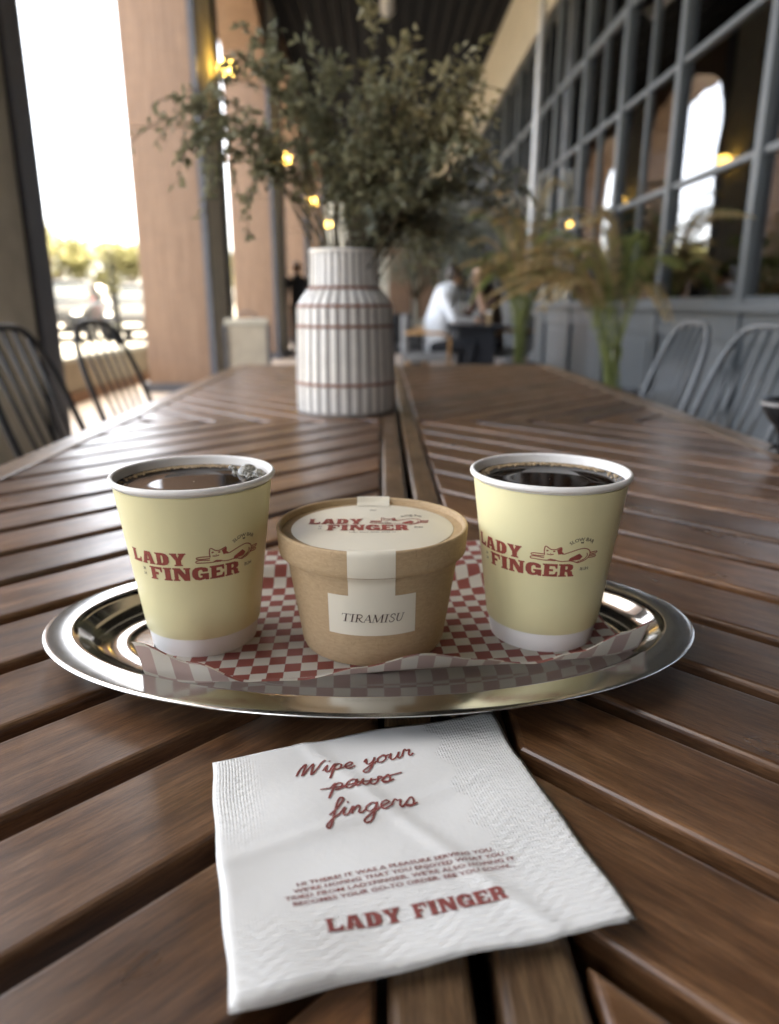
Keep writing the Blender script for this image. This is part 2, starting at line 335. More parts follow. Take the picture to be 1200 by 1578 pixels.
G = {
 'L': (1.0, [[(0, 1), (.52, 1), (.52, .92), (.42, .9), (.42, .22), (.55, .2), (.8, .25), (.86, .42), (.98, .42), (.95, 0), (0, 0), (0, .08), (.08, .1), (.08, .9), (0, .92)]]),
 'A': (1.12, [[(0, 0), (.46, 0), (.46, .08), (.40, .1), (.43, .25), (.66, .25), (.69, .1), (.62, .08), (.62, 0), (1.12, 0), (1.12, .1), (1.05, .12), (.82, 1), (.3, 1), (.08, .12), (0, .1)], [(.47, .4), (.55, .78), (.63, .4)]]),
 'D': (1.02, [[(0, 0), (.6, 0), (.85, .08), (1, .3), (1, .7), (.85, .92), (.6, 1), (0, 1), (0, .9), (.1, .88), (.1, .12), (0, .1)], [(.42, .18), (.54, .2), (.59, .35), (.59, .65), (.54, .8), (.42, .82)]]),
 'Y': (1.1, [[(0, 1), (.5, 1), (.5, .92), (.45, .9), (.56, .62), (.66, .9), (.6, .92), (.6, 1), (1.1, 1), (1.1, .9), (1.02, .88), (.75, .42), (.75, .12), (.85, .1), (.85, 0), (.28, 0), (.28, .1), (.38, .12), (.38, .42), (.08, .88), (0, .9)]]),
 'F': (1.0, [[(0, 1), (.98, 1), (.98, .6), (.88, .6), (.8, .8), (.45, .84), (.45, .6), (.7, .6), (.7, .4), (.45, .4), (.45, .12), (.55, .1), (.55, 0), (0, 0), (0, .1), (.1, .12), (.1, .88), (0, .9)]]),
 'I': (.6, [[(0, 1), (.6, 1), (.6, .9), (.5, .88), (.5, .12), (.6, .1), (.6, 0), (0, 0), (0, .1), (.1, .12), (.1, .88), (0, .9)]]),
 'N': (1.2, [[(0, 1), (.5, 1), (.85, .5), (.85, .88), (.75, .9), (.75, 1), (1.2, 1), (1.2, .9), (1.12, .88), (1.12, 0), (.75, 0), (.36, .6), (.36, .12), (.46, .1), (.46, 0), (0, 0), (0, .1), (.09, .12), (.09, .88), (0, .9)]]),
 'G': (1.1, [[(1.05, .62), (.72, .62), (.66, .78), (.54, .8), (.42, .7), (.4, .5), (.42, .28), (.52, .18), (.66, .22), (.68, .34), (.55, .36), (.55, .5), (1.1, .5), (1.1, 0), (.9, 0), (.84, .07), (.5, -.02), (.2, .05), (.02, .3), (0, .55), (.05, .8), (.25, .98), (.6, 1.02), (.9, .95), (1.05, .85)]]),
 'E': (1.0, [[(0, 0), (1, 0), (1, .4), (.9, .4), (.82, .2), (.45, .17), (.45, .42), (.7, .42), (.7, .6), (.45, .6), (.45, .83), (.8, .82), (.88, .64), (.98, .64), (.98, 1), (0, 1), (0, .9), (.1, .88), (.1, .12), (0, .1)]]),
 'R': (1.08, [[(0, 1), (.7, 1), (.95, .9), (1, .7), (.95, .54), (.82, .47), (.95, .38), (1.0, .14), (1.08, .1), (1.08, 0), (.68, 0), (.62, .3), (.55, .38), (.45, .38), (.45, .12), (.55, .1), (.55, 0), (0, 0), (0, .1), (.1, .12), (.1, .88), (0, .9)], [(.45, .82), (.58, .82), (.62, .7), (.58, .57), (.45, .57)]]),
}
def slab(pr, word, x0, x1, y0, h):
    tot = sum(G[c][0] for c in word) + .07 * (len(word) - 1); k = (x1 - x0) / tot; x = x0
    for c in word:
        pr.poly(G[c][1], (k, h), (x, y0)); x += (G[c][0] + .07) * k
CAT_LINES = [
 [(770, 290), (800, 297), (860, 272), (920, 250), (970, 246), (1010, 265), (1030, 300), (1020, 350), (985, 380), (925, 402)],
 [(1000, 300), (1006, 330), (980, 365), (915, 394)],
 [(642, 312), (638, 262), (648, 214), (690, 246), (730, 246), (770, 224), (776, 260), (770, 290)],
 [(640, 303), (570, 299), (536, 306), (545, 322), (640, 324)],
 [(640, 343), (560, 334), (528, 345), (532, 361), (560, 363), (650, 370), (720, 366), (780, 379), (860, 376), (925, 402)],
 [(1030, 300), (1100, 299), (1096, 316), (1034, 320)], [(1026, 335), (1092, 339), (1085, 356), (1020, 354)],
 [(660, 300), (690, 306), (715, 300)]]
CAT_FILL = [[(850, 345), (930, 298), (962, 335), (940, 368), (838, 377)], [(650, 371), (690, 350), (740, 360), (730, 377)], [(738, 252), (776, 224), (778, 270), (802, 296), (752, 302)],
 [(652, 256), (668, 252), (674, 266), (658, 272)], [(706, 264), (722, 258), (728, 272), (712, 278)], [(684, 288), (698, 288), (691, 297)]]
def logo(red, ink, k=1.0, ox=0, oy=0):
    """LADY / FINGER with the lying cat; millimetres of the cup print, k scales to metres"""
    s = .001 * k
    slab(red, 'LADY', -47 * s + ox, -8 * s + ox, 1.0 * s + oy, 8.3 * s)
    slab(red, 'FINGER', -33 * s + ox, 25 * s + ox, -9.0 * s + oy, 8.6 * s)
    cx = 43 / 585 * s; cyy = 10.2 / 170 * s
    f = lambda p: ((p[0] - 520) * cx - 3.0 * s + ox, (383 - p[1]) * cyy + 1.2 * s + oy)
    for l in CAT_LINES: red.ribbon([f(p) for p in l], .62 * s, n=5)
    for p in CAT_FILL: red.poly([[f(q) for q in p]])
    ink.text('SLOW BAR', 3.1 * s, (28 * s + ox, 14.6 * s + oy), .03 * s, 'CENTER', arc=11 * s)
    ink.poly([[(27.2 * s + ox, 13.0 * s + oy), (28.8 * s + ox, 13.0 * s + oy), (29.0 * s + ox, 14.2 * s + oy), (28 * s + ox, 13.7 * s + oy), (27 * s + ox, 14.2 * s + oy)]])
    ink.text('RUH', 3.0 * s, (29 * s + ox, -5.4 * s + oy), .03 * s)
    ink.text('20', 2.4 * s, (-39 * s + ox, -3.6 * s + oy), .02 * s); ink.text('24', 2.4 * s, (-39 * s + ox, -7.0 * s + oy), .02 * s)

# ================================================================== the setting
o = mesh('ground', [(-900, -900, -.12), (900, -900, -.12), (900, 900, -.12), (-900, 900, -.12)], [(0, 1, 2, 3)], 'asphalt'); tag(o, 'pale asphalt ground and parking area beyond the arcade', kind='structure')
o = box('floor', -3.3, 7, -9, 30, -.15, 0, 'floor'); tag(o, 'warm beige stone patio floor', kind='structure')
o = box('ceiling', -2.75, 7, -9, 30, 5.85, 6.15, 'ceiling'); tag(o, 'dark slatted patio ceiling', kind='structure')
bm = bmesh.new(); add_box(bm, -.035, .035, -8.9, 29.9, 5.79, 5.848, .006); me0 = bmobj('batten', bm, 'batten', o)
for i in range(17):
    c = me0 if i == 0 else me0.copy()
    if i: COL.objects.link(c); c.parent = o
    c.location = (-1.74 + .245 * i, 0, 0)
# duct under the ceiling
du = empty('air_duct', (.11, 2, 5.5))
tube('pipe', [(0, -10, 0), (0, -4, 0), (0, 2, 0), (0, 11.3, 0)], .11, 'duct', du, 20)
for y in (-7, -3, 1, 5, 9, 11.2): lathe('collar', [(.112, -.03), (.128, -.03), (.128, .03), (.112, .03)], 'duct', du, 20).matrix_local = Matrix.Translation((0, y, 0)) @ Matrix.Rotation(R(90), 4, 'X')
for y in (-5, 0, 5, 10): tube('hanger', [(0, y, .1), (0, y, .34)], .008, 'trim', du, 6)
tag(du, 'round pale metal air duct hanging under the dark ceiling', 'duct')
o = box('low_wall', -3.25, -3.05, -9, 30, 0, .40, 'lowwall', bev=.01); tag(o, 'low beige wall running along the open side of the arcade', 'wall')
box('coping', -3.29, -3.01, -9, 30, .402, .45, 'beige', o, .01); box('skirting', -3.047, -3.02, -9, 30, .002, .11, 'terracotta', o, .004)
# ------------------------------------------------------------------ arcade of wood-clad piers on the left
arc = empty('arcade', (-2.2, 10, 0)); tag(arc, 'row of wood-clad piers with arched openings on the bright side', 'arcade')
PY = [(-7.3, -6.2), (-2.1, -1.0), (3.1, 4.2), (8.14, 9.25), (13.25, 14.7), (18.9, 20.2), (24.3, 25.6)]
def pp(name, x0, x1, y0, y1, z0, z1, mat, par, bev=.004):
    o = box(name, x0 + 2.2, x1 + 2.2, y0 - 10, y1 - 10, z0, z1, mat, par, bev); return o
for y0, y1 in PY[1:]:
    p = pp('pier', -2.6, -1.86, y0 + .012, y1 - .012, 0, 5.86, 'beige', arc)
    for z0, z1 in ((.1, 2.68), (2.69, 5.84)):
        pp('cladding_panel', -2.59, -1.90, y0 - .03, y0 + .008, z0, z1, 'clad', p)
    pp('corner_trim', -1.895, -1.835, y0 - .04, y0 + .05, 0, 5.86, 'trim', p); pp('corner_trim', -1.9, -1.83, y1 - .20, y1 + .012, 0, 5.86, 'trim', p)
    pp('end_panel', -2.64, -1.905, y1 - .008, y1 + .02, .1, 5.0, 'trim', p)
    pp('plinth', -2.66, -1.80, y0 - .05, y1 + .05, .002, .10, 'trim', p)
pp('light_block_wall', -2.5, -1.95, -9, PY[0][1], 0, 5.84, 'beige', arc)  # unseen wall added to hold back light from behind the camera
for (a0, a1), (b0, b1) in list(zip(PY, PY[1:])):
    y0, y1 = a1 + .02, b0 - .04; zs, rise, n = 4.45, .95, 20; vv = []; ff = []
    for k in range(n + 1):
        y = y0 + (y1 - y0) * k / n; t = 2 * k / n - 1; z = zs + rise * math.sqrt(max(0, 1 - t * t))
        for x in (-2.55, -1.87): vv += [(x + 2.2, y - 10, z), (x + 2.2, y - 10, 5.86)]
    for k in range(n):
        a, c = 4 * k, 4 * k + 4
        ff += [(a, c, c + 1, a + 1), (a + 2, a + 3, c + 3, c + 2), (a, a + 2, c + 2, c)]
    mesh('arch', vv, ff, 'clad', arc)
# ------------------------------------------------------------------ glazed facade on the right
XW = 2.25
sf = empty('storefront', (XW, 6, 0)); tag(sf, 'blue grey glazed storefront with gridded windows and cream fascia', 'storefront')
def sp(name, x0, x1, y0, y1, z0, z1, mat, par, bev=.004): return box(name, x0 - XW, x1 - XW, y0 - 6, y1 - 6, z0, z1, mat, par, bev)
ROWS = [.97, 1.81, 2.66, 3.50, 4.52]
sp('fascia', XW - .06, XW + .2, -9, 30, 4.58, 5.84, 'cream', sf); sp('cornice', XW - .10, XW - .062, -9, 30, 4.53, 4.63, 'cream', sf)
sp('sill', XW - .10, XW + .1, -9, 30, .90, .968, 'facade', sf, .012)
sp('dado', XW - .03, XW + .1, -9, 30, .72, .898, 'facade', sf); sp('skirting', XW - .06, XW + .1, -9, 30, 0, .14, 'facade', sf)
DY = 1.3725
for k in range(-10, 17):
    y0 = 5.95 + DY * k; y1 = y0 + DY
    sp('post', XW - .05, XW + .08, y0 - .042, y0 + .042, .14, 4.53, 'facade', sf, .008)
    sp('base_panel', XW - .005, XW + .05, y0 + .042, y1 - .042, .14, .72, 'facade', sf); sp('panel_moulding', XW - .02, XW - .006, y0 + .16, y1 - .16, .22, .66, 'facade', sf, .006)
    bm = bmesh.new(); ya, yb = y0 + .04 - 6, y1 - .04 - 6
    add_box(bm, -.03, .045, ya, yb, ROWS[0] - .025, ROWS[0] + .025)
    wn = bmobj('window', bm, 'facade', sf)
    for z in ROWS[1:]: box('transom', -.028, .043, ya, yb, z - (.04 if z == 3.5 else .019), z + (.04 if z == 3.5 else .019), 'facade', wn)
    mid = [] if k in (-1, -2, -3) else [(ya + yb) / 2]
    for y in mid: box('mullion', -.026, .04, y - .017, y + .017, .97, 4.5, 'facade', wn)
    xs = [ya] + mid + [yb]
    for z0, z1 in zip(ROWS, ROWS[1:]):
        for c0, c1 in zip(xs, xs[1:]):
            box('pane', .0, .008, c0, c1, z0, z1, 'glass', wn)
for k, wd in ((-3, 1.15), (-2, 1.2), (-1, .35), (0, .55), (1, .6), (2, 1.1), (3, .6), (4, 1.1), (5, .8), (6, 1.1), (7, .7), (8, 1.1)):  # drapes behind the glass; extra bays added in a pale tone to brighten panes
    y0 = 5.95 + DY * k + .1; vv = []; ff = []; n = 60
    for i in range(n + 1):
        y = y0 + wd * i / n; x = .18 + .035 * math.sin(i * 1.15) + .012 * math.sin(i * .37)
        vv += [(x, y - 6, .05), (x, y - 6, 4.5)]
    for i in range(n): ff.append((2 * i, 2 * i + 2, 2 * i + 3, 2 * i + 1))
    cu = mesh('curtain', vv, ff, 'curtain', sf, True); sl = cu.modifiers.new('s', 'SOLIDIFY'); sl.thickness = .004
rm = box('cafe_interior_wall', 6.2, 6.5, -9, 30, 0, 5.84, 'room'); tag(rm, 'dim brown rear wall inside the cafe behind the glass', 'wall')
ew = box('end_wall', -3.2, 7, 29.7, 30, 0, 5.84, 'beige'); tag(ew, 'far beige wall closing the end of the arcade', 'wall')
for x in (.3, 1.5): box('panel', x, x + .9, 29.6, 29.698, .4, 3.2, 'clad', ew, .01)
bw = box('rear_wall', -3.2, 7, -9.3, -9, 0, 5.84, 'beige'); tag(bw, 'beige wall at the opposite end of the arcade behind the table', 'wall')

dp = empty('downpipe', (2.08, 10.55, 0)); tag(dp, 'pale grey rainwater downpipe standing before the storefront windows', 'downpipe')
tube('pipe', [(0, 0, 0), (0, 0, 1.5), (0, 0, 3), (0, 0, 4.5), (.0, 0, 5.84)], .042, 'duct', dp, 16)
for z in (1.1, 2.5, 3.9): lathe('bracket', [(.043, z - .02), (.053, z - .02), (.053, z + .02), (.043, z + .02)], 'duct', dp, 16)
# ------------------------------------------------------------------ wall lamps on the piers
def wall_lamp(y, LAMP_LAB='lit globe wall lamp on a distant wood-clad pier beyond the standing person'):
    e = empty('wall_lamp', (-1.858, y, T + 2.57)); tag(e, LAMP_LAB, 'lamp', 'globe lamps on the piers')
    lathe('back_plate', [(.001, 0), (.055, 0), (.055, .014), (.001, .018)], 'trim', e, 24).rotation_euler = (0, R(90), 0)
    tube('arm', [(.01, 0, 0), (.08, 0, -.03), (.14, 0, -.03), (.16, 0, .0), (.16, 0, .03)], .009, 'trim', e)
    lathe('cup', [(.012, .02), (.05, .03), (.055, .05)], 'trim', e, 24, (.16, 0, 0))
    lathe('globe', [(.092 * max(.01, math.sin(R(a))), -.092 * math.cos(R(a))) for a in range(0, 181, 15)], 'globe', e, 24, (.16, 0, .13))
for (y0, y1), lab in zip(PY[3:], ('lit globe wall lamp on the pier beside the greige box bin', 'lit globe wall lamp above the standing person in dark clothes', 'lit globe wall lamp on the pier just beyond the standing person', 'lit globe wall lamp on the last pier by the far beige wall')):
    wall_lamp((y0 + y1) / 2 + (.25 if y0 == 8.14 else .1), lab)

# ================================================================== the slatted tables
def clip(poly, a, b_, c):      # keep a*x+b*y<=c
    out = []
    for i in range(len(poly)):
        p, q = poly[i], poly[(i + 1) % len(poly)]; dp = a * p[0] + b_ * p[1] - c; dq = a * q[0] + b_ * q[1] - c
        if dp <= 0: out.append(p)
        if (dp < 0 < dq) or (dq < 0 < dp): t = dp / (dp - dq); out.append((p[0] + (q[0] - p[0]) * t, p[1] + (q[1] - p[1]) * t))
    return out
def slat_obj(name, poly, ang, z1, th, mat, parent, bev=.003):
    """prism with rounded upper edges, local x along the grain"""
    cx = sum(p[0] for p in poly) / len(poly); cyy = sum(p[1] for p in poly) / len(poly); ca, sa = math.cos(-ang), math.sin(-ang)
    loc = [((p[0] - cx) * ca - (p[1] - cyy) * sa, (p[0] - cx) * sa + (p[1] - cyy) * ca) for p in poly]
    bm = bmesh.new(); tv = [bm.verts.new((x, y, 0)) for x, y in loc]; f = bm.faces.new(tv)
    bmesh.ops.recalc_face_normals(bm, faces=[f])
    if f.normal.z < 0: f.normal_flip()
    ex = bmesh.ops.extrude_face_region(bm, geom=[f]); bmesh.ops.translate(bm, verts=[v for v in ex['geom'] if isinstance(v, bmesh.types.BMVert)], vec=(0, 0, -th))
    top = [e for e in bm.edges if all(abs(v.co.z) < 1e-6 for v in e.verts)]
    bmesh.ops.bevel(bm, geom=top, offset=bev, segments=3, profile=.5, affect='EDGES')
    o = bmobj(name, bm, mat, parent); o.location = (cx, cyy, z1); o.rotation_euler = (0, 0, ang)
    if parent: o.location = (cx - parent.location.x, cyy - parent.location.y, z1 - parent.location.z)
    return o
Y0, YM, Y1 = .03, 1.268, 2.506
PITCH, GAP = .0983, .0115 * math.sqrt(2)
def make_table(x0, x1, inner, label):
    e = empty('wooden_table', ((x0 + x1) / 2, YM, 0)); tag(e, label, 'table', 'slatted tables pushed side by side')
    def rect(a, b_, c, d_): return [(a, c), (b_, c), (b_, d_), (a, d_)]
    ri = .0262; ro = .042; sgn = -1 if inner == x1 else 1
    if sgn < 0: a0, a1 = x0 + ro, x1 - ri
    else: a0, a1 = x0 + ri, x1 - ro
    slat_obj('inner_rail', rect(inner - (ri if sgn < 0 else 0), inner + (ri if sgn > 0 else 0), Y0, Y1), R(90), T, .03, 'rail', e) if False else None
    # rails run the length of the table (local x = grain)
    def rail(nm, xa, xb): slat_obj(nm, rect(xa, xb, Y0, Y1), R(90), T, .034, 'rail', e, .0035)
    if sgn < 0: rail('inner_rail', x1 - ri, x1); rail('outer_rail', x0, x0 + ro)
    else: rail('inner_rail', x0, x0 + ri); rail('outer_rail', x1 - ro, x1)
    g = .0035
    slat_obj('end_rail', rect(a0 + g, a1 - g, Y1 - .045, Y1), 0, T, .034, 'rail', e); slat_obj('end_rail', rect(a0 + g, a1 - g, Y0, Y0 + .045), 0, T, .034, 'rail', e)
    for q, (c0, c1) in enumerate(((Y0 + .049, YM - .002), (YM + .002, Y1 - .049))):
        s = 1 if (sgn < 0) == (q == 0) else -1       # slope of the slats in this quarter
        base = rect(a0 + g, a1 - g, c0, c1)
        # lines y - s*x = const ; phase chosen at the near quarter, mirrored in the far one
        ph = (.2935 if sgn < 0 else .3483)
        if q == 1: ph = 2 * YM - ph
        for n in range(-24, 25):
            lo = ph + PITCH * n + GAP / 2; hi = lo + PITCH - GAP
            p = clip(clip(base, -s, 1, hi), s, -1, -lo)
            if len(p) < 3: continue
            A = abs(sum(p[i][0] * p[(i + 1) % len(p)][1] - p[(i + 1) % len(p)][0] * p[i][1] for i in range(len(p)))) / 2
            if A < .0006: continue
            slat_obj('slat', p, R(45 * s), T - random.uniform(0, .0006), .02, 'slat', e, .003)
    ox, oy = e.location.x, e.location.y
    def lb(nm, a, b_, c, d_, z0, z1): box(nm, a - ox, b_ - ox, c - oy, d_ - oy, z0, z1, 'trim', e, .003)
    xm = (a0 + a1) / 2
    lb('bearer', x0 + .05, x1 - .05, Y0 + .06, Y0 + .10, T - .065, T - .0345); lb('bearer', x0 + .05, x1 - .05, YM - .02, YM + .02, T - .065, T - .0345); lb('bearer', x0 + .05, x1 - .05, Y1 - .10, Y1 - .06, T - .065, T - .0345)
    lb('gap_blocker', *((-.045, .0270) if sgn < 0 else (.0290, .10)), Y0 + .101, YM - .021, T - .064, T - .0352); lb('gap_blocker', *((-.045, .0270) if sgn < 0 else (.0290, .10)), YM + .021, Y1 - .101, T - .064, T - .0352)  # added under the rail gaps to hide the bright floor and keep them dark
    for lx in (x0 + .06, x1 - .10):
        for ly in (Y0 + .06, Y1 - .10): lb('leg', lx, lx + .04, ly, ly + .04, 0, T - .066)
    return e
make_table(-.495, .0275, .0275, 'slatted brown wooden table carrying the striped vase')
make_table(.0352, .584, .0352, 'slatted brown wooden table carrying the black footed bowl, beside the grey chairs')

# ================================================================== serving tray
TC = (-.007, .405); TA, TB = .1955, .1115
PROF = [(.0006, .0138), (0, .0144), (.0006, .0151), (.003, .0154), (.0155, .0158), (.0180, .0152), (.0205, .0132), (.025, .0092), (.030, .0056), (.038, .0034), (.043, .0028), (.0455, .0032), (.048, .0024), (.052, .0018), (.075, .0016), (.105, .0015)]
def tray_z(x, y):
    dx, dy = x - TC[0], y - TC[1]; rho = math.hypot(dx / TA, dy / TB)
    rr = math.hypot(dx, dy); ins = (rr / max(rho, 1e-6) - rr) if rho > 1e-6 else TB
    ins *= .92
    pr = PROF[3:]
    if ins <= pr[0][0]: return pr[0][1]
    for (a, za), (b_, zb) in zip(pr, pr[1:]):
        if ins <= b_: return za + (zb - za) * (ins - a) / (b_ - a)
    return pr[-1][1]
tr_ = empty('serving_tray', (TC[0], TC[1], T)); tag(tr_, 'oval stainless steel tray with polished rim under the cups', 'tray')
vv = []; ff = []; n = 160
for ins, z in PROF:
    for k in range(n):
        a = 2 * math.pi * k / n; vv.append(((TA - ins) * math.cos(a), (TB - ins) * math.sin(a), z))
m_ = len(PROF)
for j in range(m_ - 1):
    for k in range(n): ff.append((j * n + k, j * n + (k + 1) % n, (j + 1) * n + (k + 1) % n, (j + 1) * n + k))
ff.append(tuple((m_ - 1) * n + k for k in range(n)))
ty = mesh('dish', vv, ff, None, tr_, True, mats=['steel', 'steel_rim'], midx=[1 if i // n < 4 else 0 for i in range(len(ff))]); s_ = ty.modifiers.new('s', 'SOLIDIFY'); s_.thickness = .0009; s_.offset = -1
# ------------------------------------------------------------------ checked paper
PA = R(7); ca, sa = math.cos(PA), math.sin(PA)
P0 = Vector((-.1255, .3245)); PW, PD = .278, .192
EDGE = [(-.02, .040), (0, .0385), (.028, .025), (.057, .0125), (.085, .0105), (.115, .0165), (.147, .0215), (.18, .0165), (.212, .0115), (.235, .0165), (.262, .028), (.278, .033), (.3, .036)]
def lerp(tab, x):
    for (a, za), (b_, zb) in zip(tab, tab[1:]):
        if a <= x <= b_: t = (x - a) / (b_ - a); t = t * t * (3 - 2 * t); return za + (zb - za) * t
    return tab[-1][1]
vv = []; uvs = []; ff = []; nu, nv = 110, 80
for j in range(nv + 1):
    for i in range(nu + 1):
        s, t = PW * i / nu, PD * j / nv
        x = P0.x + s * ca - t * sa + .020 * (t / PD) * (1 - s / PW); y = P0.y + s * sa + t * ca
        zt = tray_z(x, y); z = max(.0026, zt) + .0010
        fl = 1 - smoothstep(0, .018, t); ez = lerp(EDGE, s)
        z = z * (1 - fl) + max(z, ez) * fl if ez > z else z
        z = max(z, zt + .0010)
        z += .0006 * math.sin(s * 90 + t * 40) * smoothstep(.02, .0, t) + .0012 * smoothstep(PD * .88, PD, t) * (1 + math.sin(s * 60))
        vv.append((x, y, T + z)); uvs.append((s + .002, t + .004))
for j in range(nv):
    for i in range(nu): a = j * (nu + 1) + i; ff.append((a, a + 1, a + nu + 2, a + nu + 1))
o = mesh('paper_liner', vv, ff, 'check', None, True, uvs=uvs); tag(o, 'red and cream checked greaseproof paper lining the steel tray', 'paper')

# ================================================================== coffee cups
ZC = .0033
CH = .1035
def cup_r(z): return .0315 + (.0446 - .0315) * (z - .0) / CH
def make_cup(cx, cyy, rot, label, rough_bub):
    e = empty('coffee_cup', (cx, cyy, T + ZC)); tag(e, label, 'cup', 'paper coffee cups on the tray')
    lathe('outer_sleeve', [(cup_r(.0125) + .0002, .0122), (cup_r(.0125) + .0008, .0128)] + [(cup_r(z) + .0008, z) for z in (.03, .05, .07, .09, .0985)] + [(cup_r(.0985) + .0002, .099)], 'cupy', e, 96)
    lathe('base', [(.001, .003), (cup_r(.003) - .0025, .003), (cup_r(.003) - .0022, .0002), (cup_r(0) - .0006, 0), (cup_r(.012), .0124)], 'cupw', e, 96)
    lathe('inner_wall', [(cup_r(z) - .0006, z) for z in (.1025, .1, .085, .06)], 'cupw', e, 96)
    bm = bmesh.new(); rr = cup_r(CH) + .0008; seg = 96; rings = []
    for k in range(seg):
        a = 2 * math.pi * k / seg; rings.append([bm.verts.new(((rr + .0016 * math.cos(t)) * math.cos(a), (rr + .0016 * math.cos(t)) * math.sin(a), CH - .0015 + .0019 * math.sin(t))) for t in [2 * math.pi * q / 10 for q in range(10)]])
    for k in range(seg):
        for q in range(10): bm.faces.new((rings[k][q], rings[(k + 1) % seg][q], rings[(k + 1) % seg][(q + 1) % 10], rings[k][(q + 1) % 10]))
    bmobj('rim', bm, 'cupw', e, True)
    zl = .0975; rl = cup_r(zl) - .0004
    cf = lathe('coffee', [(.0005, zl), (rl * .5, zl), (rl * .95, zl), (rl, zl + .0009)], 'coffee', e, 96)
    rnd = random.Random(rough_bub); bm = bmesh.new()
    def bub(a, r, s, dz=0): bmesh.ops.create_icosphere(bm, subdivisions=1, radius=s, matrix=Matrix.Translation((r * math.cos(a), r * math.sin(a), zl + dz)))
    for i in range(700):
        a = rnd.gauss(R(92), R(38)); s = rnd.uniform(.0004, .0011); bub(a, rl - s - abs(rnd.gauss(0, .0021)), s, rnd.uniform(-.0001, .0005))
    bmobj('froth', bm, 'foam', cf, True)['kind'] = 'stuff'
    bm = bmesh.new()
    if rough_bub == 1:
        bmesh.ops.create_icosphere(bm, subdivisions=3, radius=.0068, matrix=Matrix.Translation(((rl - .009) * math.cos(R(36)), (rl - .009) * math.sin(R(36)), zl - .0008)))
        bmesh.ops.create_icosphere(bm, subdivisions=3, radius=.0042, matrix=Matrix.Translation(((rl - .005) * math.cos(R(24)), (rl - .005) * math.sin(R(24)), zl - .0002)))
        for i in range(40):
            a = rnd.gauss(R(38), R(13)); s = rnd.uniform(.0007, .0022); bmesh.ops.create_icosphere(bm, subdivisions=2, radius=s, matrix=Matrix.Translation(((rl - s - abs(rnd.gauss(.004, .005))) * math.cos(a), (rl - s - .003) * math.sin(a), zl + .0001)))
    else:
        for i in range(12):
            a = rnd.gauss(R(70), R(25)); s = rnd.uniform(.0006, .0014); bmesh.ops.create_icosphere(bm, subdivisions=2, radius=s, matrix=Matrix.Translation(((rl - s - .001) * math.cos(a), (rl - s - .001) * math.sin(a), zl + .0002)))
    bmobj('bubbles', bm, 'bubble', cf, True)['kind'] = 'stuff'
    red, ink = Print(), Print(); logo(red, ink, .91)
    face = math.atan2(-cx, cyy)
    def mp(off):
        def f(x, y):
            z = .0590 + y; r = cup_r(z) + .0008 + off; a = face + rot + x / .0402
            return (r * math.sin(a), -r * math.cos(a), z)
        return f
    red.build('logo_print', mp(.0002), 'red', e); ink.build('small_print', mp(.0002), 'ink', e)
    # seam of the sleeve, out at the back
    return e
make_cup(-.1095, .406, R(0), 'pale yellow paper coffee cup with a cluster of clear bubbles floating at its rim', 1)
make_cup(.0995, .410, R(-8), 'pale yellow paper coffee cup of black coffee with only thin froth along its rim', 2)

# ================================================================== tiramisu tub
TX, TY = -.0055, .404
tb = empty('dessert_tub', (TX, TY, T + .0033)); tag(tb, 'kraft paper dessert tub with cream band label and lid between the cups', 'tub')
def tub_r(z): return .0425 + (.0515 - .0425) * z / .060
lathe('body', [(.001, .002), (.039, .002), (.0405, .0003), (.0420, .0010), (.0430, .0035)] + [(tub_r(z), z) for z in (.012, .03, .05, .064)], 'kraft', tb, 96)
LZ = .0735
lid = lathe('lid', [(.0520, .0590), (.0522, .0583), (.0549, .0582), (.0553, .0586), (.0555, .062), (.0562, LZ - .003), (.0563, LZ - .0012), (.0561, LZ - .0004), (.0556, LZ), (.0546, LZ), (.0540, LZ - .0004), (.0538, LZ - .0010), (.0532, LZ - .0036), (.0505, LZ - .0036), (.02, LZ - .0036), (.0005, LZ - .0036)], 'kraft', tb, 96)
lb_ = lathe('lid_label', [(.0005, LZ - .0032), (.0475, LZ - .0032), (.0478, LZ - .0034)], 'label', lid, 96)
def strap(name, path, wfn, ang0, par):
    vv = []; ff = []; nc = 16
    for i, (r, z) in enumerate(path):
        wd = wfn(i)
        for k in range(nc + 1):
            a = ang0 + (k / nc - .5) * wd / r; vv.append((r * math.sin(a), -r * math.cos(a), z))
    for i in range(len(path) - 1):
        for k in range(nc): q = i * (nc + 1) + k; ff.append((q, q + 1, q + nc + 2, q + nc + 1))
    return mesh(name, vv, ff, 'label', par, True)
path = [(.0440, LZ - .0028), (.0490, LZ - .0022), (.0525, LZ - .0002), (.0540, LZ + .0005), (.0556, LZ + .0004), (.0566, LZ - .0012), (.0566, LZ - .003), (.0556, .0592), (.0548, .0580), (tub_r(.055) + .0012, .0556), (tub_r(.052) + .0004, .052), (tub_r(.046) + .0003, .046)]
sb = strap('label_band', path, lambda i: .0256, 0, tb)
path2 = [(tub_r(z) + .0003, z) for z in (.0463, .042, .036, .030, .025, .0215)]
strap('label_flap', path2, lambda i: .0500, 0, tb)
strap('label_tab', [(.0440, LZ - .0029), (.0500, LZ - .0026), (.0522, LZ - .0018), (.0536, LZ + .0004), (.0556, LZ + .0004), (.0566, LZ - .0012), (.0564, LZ - .004), (.0560, LZ - .009)], lambda i: .0215, math.pi, tb)
red, ink = Print(), Print(); logo(red, ink, .83, 0, 0)
fl = lambda x, y: (x + .0005, y * 1.5 + .003, LZ - .00290)
red.build('lid_logo', fl, 'red', lid); ink.build('lid_small_print', fl, 'ink', lid)
ink = Print()
for i in range(26):
    if i % 6 != 5: ink.poly([[(-.0135 + i * .00105, -.0125), (-.0128 + i * .00105, -.0125), (-.0128 + i * .00105, -.0117), (-.0135 + i * .00105, -.0117)]])
